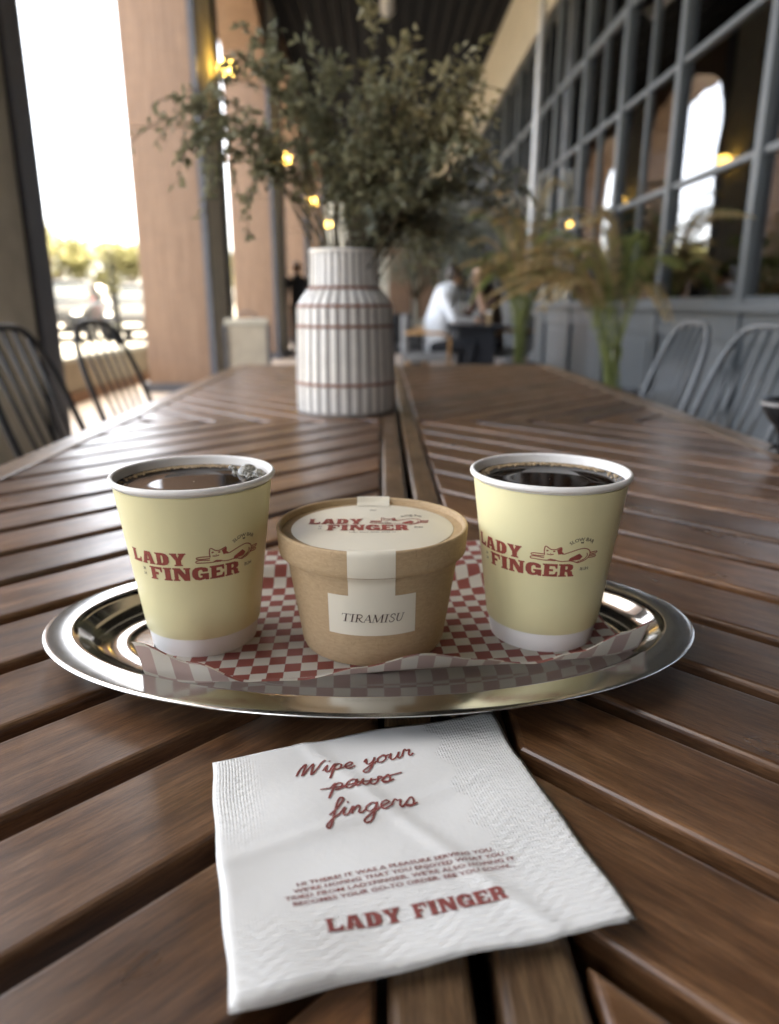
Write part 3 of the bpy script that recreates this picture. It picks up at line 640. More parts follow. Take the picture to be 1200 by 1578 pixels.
ink.ribbon([(-.002, .0335), (-.001, .035), (.0005, .0335), (.002, .035)], .0004); ink.ribbon([(-.002, .0325), (.002, .0325)], .0003)
ink.build('lid_fine_print', lambda x, y: (x, y, LZ - .00285), 'ink', lid)
# TIRAMISU, slanted roman capitals drawn as strokes (thick, thin, serif)
K_, H_, S_ = .135, .055, .045
ROM = {
 'T': (.95, [(K_, [(.47, 1), (.47, 0)]), (H_, [(.02, .97), (.92, .97)]), (H_, [(.03, .98), (.0, .78)]), (H_, [(.91, .98), (.93, .78)]), (S_, [(.27, .02), (.67, .02)])]),
 'I': (.55, [(K_, [(.27, 0), (.27, 1)]), (S_, [(.07, .02), (.47, .02)]), (S_, [(.07, .98), (.47, .98)])]),
 'R': (.92, [(K_, [(.22, 0), (.22, 1)]), (.08, [(.2, .97), (.5, .97), (.70, .86), (.70, .64), (.5, .51), (.2, .5)]), (K_ * .9, [(.42, .5), (.62, .2), (.9, .02)]), (S_, [(.02, .02), (.42, .02)]), (S_, [(.02, .98), (.3, .98)])]),
 'A': (.98, [(H_, [(.12, 0), (.52, 1)]), (K_, [(.5, 1), (.84, 0)]), (H_, [(.26, .34), (.72, .34)]), (S_, [(0, .02), (.28, .02)]), (S_, [(.66, .02), (1.0, .02)])]),
 'M': (1.25, [(H_, [(.14, 0), (.2, 1)]), (K_, [(.2, 1), (.58, .03)]), (H_, [(.58, .03), (1.0, 1)]), (K_, [(1.0, 1), (1.06, 0)]), (S_, [(0, .02), (.3, .02)]), (S_, [(.88, .02), (1.24, .02)]), (S_, [(.05, .98), (.22, .98)]), (S_, [(1.0, .98), (1.18, .98)])]),
 'S': (.72, [(.085, [(.6, .76), (.52, .95), (.34, 1), (.16, .88), (.16, .68), (.34, .54), (.55, .4), (.62, .22), (.48, .03), (.24, .0), (.08, .24)])]),
 'U': (.98, [(K_ * .9, [(.2, 1), (.19, .5), (.2, .3), (.32, .06)]), (.07, [(.3, .08), (.42, .02), (.6, .06), (.72, .3), (.75, 1)]), (S_, [(.04, .98), (.38, .98)]), (S_, [(.6, .98), (.9, .98)])])}
pr = Print(); x = 0; k = .0050
for c in 'TIRAMISU':
    for wd, pts in ROM[c][1]: pr.ribbon(pts, wd * k, (k, k), (x - .0170, .0296), .22, smooth=len(pts) > 3)
    x += ROM[c][0] * k * .96 + .0001
pr.build('flavour_print', lambda x, y: ((tub_r(y) + .00062) * math.sin(x / .0465), -(tub_r(y) + .00062) * math.cos(x / .0465), y + .0006), 'ink', tb)

# ================================================================== napkin
NC = [Vector(c) for c in ((-.0769, .2775), (.0548, .3202), (.0826, .1865), (-.0441, .1567))]
def nbil(u, v): return NC[0] * ((1 - u) * (1 - v)) + NC[1] * (u * (1 - v)) + NC[2] * (u * v) + NC[3] * ((1 - u) * v)
def ntop(u, v):
    z = .0026 + .0036 * v * v
    z += .0036 * math.exp(-((u - .16) / .22) ** 2) * smoothstep(.72, .98, v)
    z += .0009 * math.sin(5 * u + 3 * v) * smoothstep(0, .3, v) + .0005 * math.sin(11 * u - 7 * v + 1) + .0004 * math.sin(17 * v + 6 * u)
    z += .0022 * smoothstep(.75, 1, u) * smoothstep(.8, 1, v) + .0007 * math.exp(-((u - .3 - .5 * v) / .03) ** 2) + .0006 * math.exp(-((v - .52 + .2 * u) / .025) ** 2)
    z += .0012 * smoothstep(.25, .0, abs(u - .45)) * smoothstep(.85, 1, v)
    return z
nap = empty('paper_napkin', (0, .24, T)); tag(nap, 'white embossed paper napkin with maroon printing in front of the tray', 'napkin')
def sheet(name, topfn, botfn, ext, jag, matu=True):
    n = 64; vv = []; uvs = []; ff = []
    def edge(u, v):
        p = nbil(u, v); return p
    for side in (0, 1):
        for j in range(n + 1):
            for i in range(n + 1):
                u, v = i / n, j / n
                uu = u + (.004 * math.sin(7 * v + jag) + .002 * math.sin(23 * v)) * abs(2 * u - 1) ** 3; v2 = (v + (.008 * math.sin(6 * u + jag) + .003 * math.sin(19 * u)) * abs(2 * v - 1) ** 3) * ext
                p = nbil(uu, v2); d_ = min(u, 1 - u, v, 1 - v)
                zt, zb = topfn(u, v * ext), botfn(u, v * ext); rnd_ = math.sqrt(max(0, 1 - (1 - min(1, d_ / .011)) ** 2))
                zm = (zt * .55 + zb * .45); z = zm + ((zt - zm) if side == 0 else (zb - zm)) * rnd_
                vv.append((p.x, p.y - .24, z)); uvs.append((u, v))
    off = (n + 1) ** 2
    for side in (0, 1):
        for j in range(n):
            for i in range(n):
                a = side * off + j * (n + 1) + i; q = (a, a + n + 1, a + n + 2, a + 1); ff.append(q if side == 0 else q[::-1])
    o = mesh(name, vv, ff, 'tissue', nap, True, uvs=uvs); bm = bmesh.new(); bm.from_mesh(o.data); bmesh.ops.remove_doubles(bm, verts=bm.verts[:], dist=.00002); bmesh.ops.recalc_face_normals(bm, faces=bm.faces[:]); bm.to_mesh(o.data); bm.free()
    return o
nmid = lambda u, v: min(ntop(u, v) - .0013, .0020 + .0008 * v + .0007 * math.sin(9 * u) * v)
sheet('folded_layer', lambda u, v: nmid(u, v), lambda u, v: .0002, .972, 1.0)
sheet('top_layer', ntop, lambda u, v: max(nmid(u, v) + .0003, ntop(u, v) - (.0018 + .0046 * smoothstep(.9, 1, v) * math.exp(-((u - .16) / .26) ** 2))), 1.0, 2.3)
def nmap(x, y):     # x along napkin 0..1, y = v
    p = nbil(x, y); return (p.x, p.y - .24, ntop(x, y) + .00035)
SCR = {
 'W': (1.95, [[(0, .1), (.12, .9), (.45, 1.7), (.55, 1.5), (.42, .0), (.8, 1.0), (1.12, 1.65), (1.1, .8), (1.12, 0), (1.45, .7), (1.75, 1.5), (2.05, 1.75)]]),
 'a': (1.08, [[(.78, .85), (.48, 1), (.14, .7), (.1, .22), (.35, 0), (.65, .3), (.82, .95), (.76, .3), (.88, .02), (1.15, .3)]]),
 'e': (.82, [[(0, .3), (.45, .48), (.64, .78), (.42, 1), (.14, .7), (.14, .25), (.42, 0), (.88, .3)]]),
 'f': (.66, [[(0, .3), (.45, 1.0), (.78, 1.9), (.6, 2.15), (.42, 1.7), (.3, .4), (.2, -.9), (.02, -1.1), (-.06, -.8), (.25, -.15), (.7, .3)]]),
 'g': (.98, [[(.75, .85), (.45, 1), (.12, .7), (.12, .25), (.4, .02), (.68, .4), (.82, .95), (.7, 0), (.5, -.9), (.15, -1.05), (.05, -.75), (.5, -.2), (1.05, .3)]]),
 'i': (.62, [[(0, .3), (.3, .95), (.24, .3), (.38, 0), (.68, .3)], [(.42, 1.4), (.46, 1.48), (.5, 1.5)]]),
 'n': (1.0, [[(0, .3), (.22, .95), (.2, .05), (.24, .5), (.5, .96), (.68, .75), (.62, .2), (.76, 0), (1.06, .3)]]),
 'o': (.98, [[(.5, 1), (.12, .65), (.15, .15), (.45, 0), (.75, .35), (.7, .85), (.5, 1), (.62, .8), (1.0, .85)]]),
 'p': (1.0, [[(0, .3), (.3, 1.0), (.2, 0), (.05, -1.05), (.2, .2), (.45, .92), (.78, .75), (.72, .2), (.4, .02), (.6, .05), (1.06, .3)]]),
 'r': (.88, [[(0, .3), (.2, 1.08), (.38, .85), (.62, .9), (.56, .3), (.7, 0), (.94, .3)]]),
 's': (.84, [[(0, .25), (.42, 1.0), (.62, .45), (.5, .06), (.2, .05), (.16, .2), (.5, .1), (.9, .25)]]),
 'u': (1.08, [[(0, .3), (.17, .95), (.15, .25), (.4, 0), (.7, .4), (.82, .95), (.76, .25), (.9, 0), (1.14, .3)]]),
 'w': (1.45, [[(0, .3), (.17, .95), (.15, .25), (.38, 0), (.65, .4), (.72, .92), (.7, .25), (.95, 0), (1.22, .45), (1.2, .95), (1.5, .85)]]),
 'y': (.98, [[(0, .5), (.17, .95), (.2, .3), (.45, .1), (.72, .5), (.82, .95), (.66, -.2), (.42, -.95), (.1, -1.0), (.05, -.7), (.5, -.2), (1.05, .3)]]), ' ': (.75, [])}
def script(pr, txt, x0, x1, y, xh, wd):
    tot = sum(SCR[c][0] for c in txt); k = (x1 - x0 - .25 * xh) / tot; x = x0
    for c in txt:
        for st in SCR[c][1]: pr.ribbon(st, wd, (k, -xh), (x, y), .28 * 0 + .22, n=6)
        x += SCR[c][0] * k
pr = Print()
script(pr, 'Wipe your', .255, .655, .188, .037, .0068); script(pr, 'paws', .345, .56, .297, .037, .0068); script(pr, 'fingers', .322, .605, .425, .040, .0068)
pr.ribbon([(.318, .283), (.42, .281), (.50, .273), (.588, .262)], .0062)
pr.build('script_print', nmap, 'maroon', nap, .02)
pr = Print()
for i, (tx, a, b_) in enumerate((('HI THERE! IT WAS A PLEASURE SERVING YOU.', .195, .752), ("WE'RE HOPING THAT YOU ENJOYED WHAT YOU", .182, .772), ("TRIED FROM LADYFINGER. WE'RE ALSO HOPING IT", .158, .795), ('BECOMES YOUR GO-TO ORDER. SEE YOU SOON...', .176, .785))):
    q = Print(); q.text(tx, .0188, (0, 0), .0003, width=b_ - a); y = .663 + .0235 * i
    o_ = len(pr.v); pr.v += [(p[0] + a, y - p[1] + .028 * (p[0] + a - .18)) for p in q.v]; pr.f += [tuple(o_ + i_ for i_ in f[::-1]) for f in q.f]
pr.build('message_print', nmap, 'maroon', nap, .03)
q = Print(); slab(q, 'LADY', .245, .438, 0, .047); slab(q, 'FINGER', .467, .718, 0, .047)
pr = Print(); pr.v = [(p[0], .846 + .03 * (p[0] - .243) - p[1]) for p in q.v]; pr.f = q.f
pr.build('name_print', nmap, 'maroon', nap, .02)

# ================================================================== black bowl at the table edge
bo = empty('footed_bowl', (.563, .985, T)); tag(bo, 'small black glossy footed bowl standing at the outer edge of the table', 'bowl')
lathe('body', [(.001, .003), (.016, .002), (.018, .0), (.020, .001), (.018, .005), (.009, .012), (.008, .026), (.012, .035), (.022, .045), (.030, .058), (.0335, .070), (.0335, .0735), (.032, .074), (.030, .068), (.026, .056), (.016, .046), (.001, .042)], 'black', bo, 48)
lathe('rim_highlight', [(.0325, .0655), (.0338, .0662), (.0342, .069), (.0338, .0700)], 'glaze_g', bo, 48)  # highlight line below the rim, painted as a grey band

# ================================================================== striped vase
VX, VY = -.0685, 1.405
va = empty('vase', (VX, VY, T)); tag(va, 'white ceramic vase with grey grooves and rust red bands', 'vase')
def fluted(name, rows, nf):
    """rows of (r, z); alternating raised white staves and grey grooves"""
    vv = []; ff = []; mi = []; cols = []
    for k in range(nf):
        a = 2 * math.pi * k / nf; st = 2 * math.pi / nf
        cols += [(a, 1), (a + st * .56, 1), (a + st * .60, 0), (a + st * .94, 0)]
    nc = len(cols)
    for r, z in rows:
        for a, u in cols: rr = r + (.0016 if u else -.0006); vv.append((rr * math.cos(a), rr * math.sin(a), z))
    for j in range(len(rows) - 1):
        for k in range(nc):
            ff.append((j * nc + k, j * nc + (k + 1) % nc, (j + 1) * nc + (k + 1) % nc, (j + 1) * nc + k)); mi.append(0 if k % 4 == 0 else 1)
    return mesh(name, vv, ff, None, va, False, mats=['glaze_w', 'glaze_g'], midx=mi)
NF = 31
fluted('foot_band', [(.0935, .006), (.0945, .010), (.0945, .054)], NF)
fluted('belly_band', [(.094, .060), (.0925, .11), (.0905, .158)], NF)
fluted('upper_band', [(.090, .164), (.089, .194)], NF)
fluted('shoulder_band', [(.0875, .200), (.080, .212), (.068, .226)], NF)
fluted('neck_band', [(.0645, .232), (.0630, .26), (.0625, .287), (.0632, .292)], NF)
for r0, z0, r1, z1 in ((.0945, .0545, .094, .0598), (.0905, .1585, .090, .1638), (.089, .1945, .0875, .1998), (.068, .2265, .0645, .2315)):
    lathe('rust_band', [(r0 - .001, z0), (r0 + .0022, z0 + .001), (r1 + .0022, z1 - .001), (r1 - .001, z1)], 'glaze_r', va, 64)
lathe('foot', [(.001, .001), (.09, 0), (.0945, .001), (.0955, .004), (.0945, .0075), (.09, .008)], 'glaze_g', va, 64)
lathe('lip', [(.0625, .290), (.0652, .2915), (.0655, .2945), (.064, .296), (.058, .295), (.056, .285), (.057, .22), (.07, .15)], 'glaze_w', va, 64)

# ================================================================== foliage in the vase
def leaf_quad(vv, ff, p, d_, nrm, L, W, fold=.25):
    d_ = d_.normalized(); s = d_.cross(nrm)
    if s.length < 1e-4: s = d_.cross(Vector((1, 0, 0)))
    s.normalize(); up = s.cross(d_).normalized(); o = len(vv)
    m1 = p + d_ * L * .45
    vv += [p, m1 + s * W * .5 + up * W * fold, p + d_ * L, m1 - s * W * .5 + up * W * fold, p + d_ * L * .5 - up * W * .08]
    ff += [(o, o + 1, o + 4), (o + 1, o + 2, o + 4), (o + 2, o + 3, o + 4), (o + 3, o, o + 4)]
def bez(p0, p1, p2, n):
    return [p0 * (1 - t) ** 2 + p1 * 2 * t * (1 - t) + p2 * t * t for t in [i / n for i in range(n + 1)]]
bq = empty('foliage_bouquet', (VX, VY, T + .28)); tag(bq, 'bushy olive green leafy branches spilling out of the striped vase', 'foliage')
def branch(tip, ctrl, rnd, mat, spread=.03, n=26, sub=3, L=(.014, .024), dens=1):
    base = Vector((rnd.uniform(-.035, .035), rnd.uniform(-.035, .035), -.10)); pts = bez(base, ctrl, tip, n)
    bm = bmesh.new(); add_tube(bm, pts, [.0022 * (1 - .75 * i / n) for i in range(n + 1)], 5); vv = []; ff = []
    def leaves(P, f0, step):
        for i in range(int(len(P) * f0), len(P)):
            for _ in range(step):
                t = (P[min(i + 1, len(P) - 1)] - P[max(0, i - 1)]).normalized(); out = Vector((rnd.gauss(0, 1), rnd.gauss(0, 1), rnd.gauss(0, .8))).normalized()
                leaf_quad(vv, ff, P[i] + out * .002, t * .55 + out + Vector((0, 0, -.15)), Vector((rnd.gauss(0, .7), rnd.gauss(0, .7), 1)), rnd.uniform(*L), rnd.uniform(.0085, .013))
    leaves(pts, .34, dens)
    for q in range(sub):
        i = int(len(pts) * rnd.uniform(.4, .92)); p = pts[min(i, n)]; t = (pts[min(i + 1, n)] - pts[max(i - 1, 0)]).normalized()
        dd = (t + Vector((rnd.gauss(0, .6), rnd.gauss(0, .6), rnd.gauss(0, .4)))).normalized(); ln = rnd.uniform(.05, .11)
        tw = bez(p, p + dd * ln * .5 + Vector((0, 0, .01)), p + dd * ln + Vector((0, 0, -.018)), 9); add_tube(bm, tw, .0009, 4); leaves(tw, .1, 2 if rnd.random() < .5 else 1)
    st = bmobj('branch', bm, 'stem', bq, True); lv = mesh('leaves', vv, ff, mat, st); lv['kind'] = 'stuff'
def rel(u, v, y=1.405):      # where a twig tip stands, read off as metres across and up at the vase's distance
    return Vector(((u - 583) / 866 * y / 1.4 - VX, y - VY, .391 + (300 - v) * .00104 - .28))
rb = random.Random(5)
# long arching sprays on the bright side
for tip, ctl, mt in (((238, 215), (350, 20), 0), ((266, 292), (330, 40), 0), ((298, 170), (380, 60), 0), ((318, 290), (365, 110), 0), ((345, 140), (430, 30), 0), ((372, 312), (420, 150), 0), ((385, 265), (450, 170), 0), ((300, 225), (370, 50), 0),
                     ((490, 92), (500, 210), 0), ((578, 30), (560, 200), 1), ((508, 108), (520, 200), 0), ((735, 78), (650, 170), 1), ((690, 72), (640, 190), 1), ((640, 95), (600, 220), 1), ((790, 300), (720, 120), 2), ((768, 335), (700, 150), 2), ((745, 250), (680, 110), 1),
                     ((430, 120), (470, 180), 0), ((455, 100), (500, 190), 0), ((540, 105), (550, 210), 0), ((400, 130), (460, 140), 0), ((605, 100), (590, 220), 1), ((720, 115), (650, 180), 1), ((705, 190), (650, 130), 1)):
    y = 1.405 + rb.uniform(-.12, .12); branch(rel(*tip, y), rel(*ctl, 1.405 + (y - 1.405) * .5), rb, ('leaf0', 'leaf1', 'leaf2')[mt], n=30, sub=5, dens=2)
for i in range(64):
    a = rb.uniform(0, 2 * math.pi); q = math.sqrt(rb.uniform(.02, 1)); u = 572 + 150 * q * math.cos(a); v = 232 - 108 * q * math.sin(a)
    if rb.random() < .26: u, v = 640 + rb.uniform(-80, 90), 330 + rb.uniform(-60, 45)
    y = 1.405 + rb.gauss(0, .11); up = 60 if v < 260 else 130
    branch(rel(u, v, y), rel(575 + (u - 575) * .45, min(v + 60, 330) - up * .4, 1.405 + (y - 1.405) * .4), rb, 'leaf1' if (u > 600 and v < 220 and rb.random() < .75) else ('leaf2' if rb.random() < .25 else 'leaf0'), n=22, sub=3)

# ================================================================== bow-back metal chairs
def make_chair(mat):
    e = empty('metal_chair')
    bm = bmesh.new(); add_box(bm, -.215, .215, -.20, .21, .438, .452, .012, 3); bmobj('seat', bm, mat, e, True)
    def rec(z): return -.185 - .15 * max(0, (z - .45)) / .45
    bow = []
    for i in range(33):
        t = math.pi * i / 32; c = math.cos(t); x = .22 * math.copysign(abs(c) ** .55, c); z = .45 + .44 * math.sin(t) ** .55 if 0 < i < 32 else .44
        bow.append((x, rec(z), z))
    tube('back_bow', bow, .0105, mat, e, 10)
    for x in (-.135, -.0675, 0, .0675, .135):
        c = (abs(x) / .22) ** (1 / .55); z = .45 + .44 * (1 - c * c) ** .275
        tube('spindle', [(x * .82, rec(.45), .445), (x, rec(z), z)], .0058, mat, e, 8)
    for sx in (-1, 1):
        tube('leg', [(sx * .17, .17, .44), (sx * .205, .215, 0)], .011, mat, e, 8); tube('leg', [(sx * .17, -.16, .44), (sx * .205, -.23, 0)], .011, mat, e, 8)
        tube('stretcher', [(sx * .188, .193, .22), (sx * .188, -.193, .22)], .007, mat, e, 8)
    tube('stretcher', [(-.188, 0, .22), (.188, 0, .22)], .007, mat, e, 8)
    return e
ch = make_chair('chair'); spots = [((.765, 2.575, 0), 90, 'grey metal bow-back chair by the potted palm, back toward the panelled wall'), ((.775, 2.06, 0), 90, 'grey metal bow-back chair beside the black footed bowl end of the table')]
cd = make_chair('chair_backlit')
for src, lst in ((ch, spots), (cd, [((-.69, 2.60, 0), -90, 'metal bow-back chair coloured as a backlit silhouette on the bright side, farther along from the beige pier'), ((-.70, 2.02, 0), -90, 'metal bow-back chair coloured as a backlit silhouette in front of the beige pier on the bright side')])):
    for i, (p, rz, lab) in enumerate(lst):
        c = src if i == 0 else copy_tree(src)
        c.location = p; c.rotation_euler = (0, 0, R(rz + (2 if i else -3))); tag(c, lab, 'chair', 'metal chairs along the tables')

# ================================================================== potted palms and plants
def pot(e, r0, r1, h, mat='pot'):
    lathe('pot', [(.001, 0), (r0, 0), (r0, .005), (r1, h - .03), (r1 + .012, h - .03), (r1 + .012, h), (r1 - .01, h), (r1 - .015, h - .05)], mat, e, 32); lathe('soil', [(.001, h - .035), (r1 - .012, h - .04)], 'soil', e, 32)
def frond(e, base, ctrl, tip, rnd, mat, n=26, ll=.16):
    pts = bez(Vector(base), Vector(ctrl), Vector(tip), n); bm = bmesh.new(); add_tube(bm, pts, [.0065 * (1 - .8 * i / n) for i in range(n + 1)], 5); fr = bmobj('frond', bm, 'palm_g', e, True)
    vv = []; ff = []
    for i in range(int(n * .35), n + 1):
        t = (pts[min(i + 1, n)] - pts[max(i - 1, 0)]).normalized(); side = t.cross(Vector((0, 0, 1))); side = side.normalized() if side.length > .01 else Vector((1, 0, 0))
        k = 1 - abs((i / n - .62) / .45) ** 2 * .75
        for s in (-1, 1):
            for z_ in (0, .5):
                d_ = (t * .8 + side * s * 1.0 + Vector((0, 0, -.35 - .3 * rnd.random() + z_ * .4))).normalized(); leaf_quad(vv, ff, pts[i] + t * z_ * .02, d_, Vector((0, 0, 1)), ll * k * rnd.uniform(.8, 1.15), .021, .15)
    lv = mesh('leaflets', vv, ff, mat, fr); lv['kind'] = 'stuff'
def palm(loc, label, tips, h0, seed):
    e = empty('potted_palm', loc); tag(e, label, 'plant', 'potted palms by the storefront'); pot(e, .14, .19, .34); r = random.Random(seed)
    for i, (dx, dy, dz) in enumerate(tips):
        b = (r.uniform(-.05, .05), r.uniform(-.05, .05), .3); ctrl = (dx * .25, dy * .25, max(h0, dz + .25)); frond(e, b, ctrl, (dx, dy, dz), r, 'palm_b' if i % 5 in (0, 2, 3) else 'palm_g')
    for k in range(5): tube('stalk', [(r.uniform(-.03, .03), r.uniform(-.03, .03), .3), (r.uniform(-.05, .05), r.uniform(-.05, .05), .62), (r.uniform(-.11, .11), r.uniform(-.1, .1), .95)], [.009, .007, .004], 'palm_g', e, 6)
rp = random.Random(3)
palm((1.72, 5.35, 0), 'potted palm with thin browning fronds nearest the grey chairs', [(-.75, -.1, 1.22), (-.55, .2, 1.42), (-.9, .25, 1.02), (.38, -.95, 1.45), (.2, -.5, 1.2), (-.35, -.3, 1.48), (.1, .4, 1.4), (-.62, -.35, .95), (-.15, .1, 1.55), (.25, .2, 1.2)] + [(rp.uniform(-.85, .35), rp.uniform(-.5, .5), rp.uniform(.8, 1.4)) for _ in range(14)], 1.5, 1)
palm((1.50, 7.9, 0), 'potted palm with bushy brown green fronds beside the seated couple', [(.55 * math.cos(i * 2.4) * rp.uniform(.6, 1.3), .5 * math.sin(i * 2.4), rp.uniform(1.15, 1.85)) for i in range(34)] + [(-.55, -.1, 1.0), (-.7, .1, 1.3), (.5, -.2, 1.05), (-.35, -.3, 2.0), (.3, -.2, 2.1)], 1.75, 2)
def leafy_cloud(vv, ff, c, rx, rz, n, rnd, L, W):
    for i in range(n):
        d_ = Vector((rnd.gauss(0, 1), rnd.gauss(0, 1), rnd.gauss(0, 1))).normalized(); q = rnd.random() ** .45
        p = Vector((c[0] + d_.x * rx * q, c[1] + d_.y * rx * q, c[2] + d_.z * rz * q)); leaf_quad(vv, ff, p, Vector((rnd.gauss(0, 1), rnd.gauss(0, 1), rnd.gauss(-.2, .7))), Vector((rnd.gauss(0, .6), rnd.gauss(0, .6), 1)), L * rnd.uniform(.7, 1.3), W * rnd.uniform(.7, 1.3))
def pot_tree(loc, label, h, clouds, seed):
    e = empty('potted_tree', loc); tag(e, label, 'plant', 'potted trees at the end of the arcade'); r = random.Random(seed); pot(e, .2, .27, .5)
    tk = tube('trunk', [(0, 0, .45), (.03, .01, h * .5), (-.01, .02, h * .8), (.02, 0, h)], [.03, .025, .02, .01], 'stem', e, 8); vv = []; ff = []
    for c in clouds:
        tube('limb', [(0, 0, h * .6), (c[0] * .6, c[1] * .6, (c[2] + h * .6) / 2), (c[0], c[1], c[2])], [.014, .009, .004], 'stem', tk, 5); leafy_cloud(vv, ff, c, c[3], c[4], c[5], r, .075, .032)
    lv = mesh('crown', vv, ff, 'leaf2', e); lv['kind'] = 'stuff'
rt = random.Random(9)
pot_tree((.55, 11.6, 0), 'potted small-leaved tree standing behind the person in white', 1.7, [(rt.uniform(-.45, .5), rt.uniform(-.4, .4), rt.uniform(1.3, 2.5), .28, .24, 170) for _ in range(16)], 4)
pot_tree((1.55, 14.2, 0), 'tall potted tree against the storefront windows behind the couple', 2.0, [(rt.uniform(-.5, .4), rt.uniform(-.4, .4), rt.uniform(1.4, 2.9), .3, .26, 160) for _ in range(16)], 6)

# ================================================================== people
def capsule(bm, a, b_, r0, r1, seg=14):
    a, b_ = Vector(a), Vector(b_); n = 6; pts = [a + (b_ - a) * i / n for i in range(n + 1)]
    add_tube(bm, pts, [r0 + (r1 - r0) * i / n for i in range(n + 1)], seg); 
    for p, r in ((a, r0), (b_, r1)): bmesh.ops.create_uvsphere(bm, u_segments=seg, v_segments=8, radius=r, matrix=Matrix.Translation(p))
def ell(bm, c, r): bmesh.ops.create_uvsphere(bm, u_segments=20, v_segments=14, radius=1, matrix=Matrix.Translation(c) @ Matrix.Diagonal((*r, 1)))
def person(label, loc, rz, segs, head, face_dir, mats, hands, hair_len, group=None, hoodie=False):
    """segs: (a, b, r0, r1, material slot); one remeshed skin, material by nearest limb"""
    e = empty('person', loc, rz); tag(e, label, 'person', group)
    bm = bmesh.new(); prim = []
    for a, b_, r0, r1, ms in segs: capsule(bm, a, b_, r0, r1); prim.append((Vector(a), Vector(b_), max(r0, r1), ms))
    hc = Vector(head); fd = Vector(face_dir).normalized(); sd = fd.cross(Vector((0, 0, 1))).normalized(); up = sd.cross(fd).normalized()
    ell(bm, hc, (.074, .088, .108)); ell(bm, hc + fd * .035 - up * .06, (.05, .05, .05)); prim.append((hc, hc - up * .03, .1, 0))
    capsule(bm, hc + fd * .086 + up * .01, hc + fd * .104 - up * .025, .010, .016, 8)
    for s in (-1, 1): ell(bm, hc + sd * s * .078 - up * .005, (.016, .02, .03))
    for hp, hd, hn in hands:
        hp, hd = Vector(hp), Vector(hd).normalized(); hs = hd.cross(Vector(hn)).normalized(); hu = hs.cross(hd)
        capsule(bm, hp, hp + hd * .07, .030, .034, 10); prim.append((hp, hp + hd * .16, .04, 0))
        for k, ln in enumerate((.062, .075, .07, .052)):
            b0 = hp + hd * .085 + hs * (.0255 - .017 * k); b1 = b0 + hd * ln * .55 - hu * .006; capsule(bm, b0, b1, .0095, .009, 8); capsule(bm, b1, b1 + hd * ln * .35 - hu * ln * .4, .009, .007, 8)
        t0 = hp + hd * .02 + hs * .03; t1 = t0 + hd * .035 + hs * .025; capsule(bm, t0, t1, .012, .010, 8); capsule(bm, t1, t1 + hd * .03, .010, .008, 8)
    me = bpy.data.meshes.new('body'); bm.to_mesh(me); bm.free(); tmp = bpy.data.objects.new('body', me); COL.objects.link(tmp)
    rmod = tmp.modifiers.new('r', 'REMESH'); rmod.mode = 'VOXEL'; rmod.voxel_size = .0085; sm = tmp.modifiers.new('s', 'SMOOTH'); sm.iterations = 4; sm.factor = .5
    dg = bpy.context.evaluated_depsgraph_get(); dg.update(); me2 = bpy.data.meshes.new_from_object(tmp.evaluated_get(dg)); bpy.data.objects.remove(tmp); bpy.data.meshes.remove(me)
    me2.materials.clear()
    for mm in mats: me2.materials.append(M[mm])
    def dist(p, a, b_):
        ab = b_ - a; t = max(0, min(1, (p - a).dot(ab) / max(1e-9, ab.length_squared))); return (p - a - ab * t).length
    mi = []
    for p in me2.polygons:
        c = p.center; mi.append(min(prim, key=lambda q: dist(c, q[0], q[1]) - q[2])[3])
    me2.polygons.foreach_set('material_index', mi); me2.polygons.foreach_set('use_smooth', [True] * len(me2.polygons))
    body = bpy.data.objects.new('body', me2); link(body, e)
    for s in (-1, 1):
        bm = bmesh.new(); ell(bm, hc + fd * .079 + sd * s * .03 + up * .008, (.011, .011, .008)); bmobj('eye', bm, 'hair', body, True)
    bm = bmesh.new(); ell(bm, hc + fd * .083 - up * .05, (.018, .018, .006)); bmobj('mouth', bm, 'lip', body, True)
    bm = bmesh.new(); cap = bmesh.ops.create_uvsphere(bm, u_segments=24, v_segments=16, radius=1, matrix=Matrix.Translation(hc - fd * .016 + up * .018) @ Matrix.Diagonal((.088, .098, .112, 1)))
    bmesh.ops.delete(bm, geom=[v for v in bm.verts if (v.co - hc).dot(fd) > .045 and (v.co - hc).dot(up) < .055], context='VERTS')
    if hair_len:
        for k in range(11):
            an = R(60 + 24 * k); rr = (-fd) * math.cos(an - R(180)) * .08 + sd * math.sin(an - R(180)) * .08
            add_tube(bm, [hc + rr + up * .03, hc + rr * 1.1 - up * hair_len * .5, hc + rr * 1.0 - up * hair_len], [.03, .034, .016], 7)
    bmobj('hair', bm, 'hair', body, True)
    return e
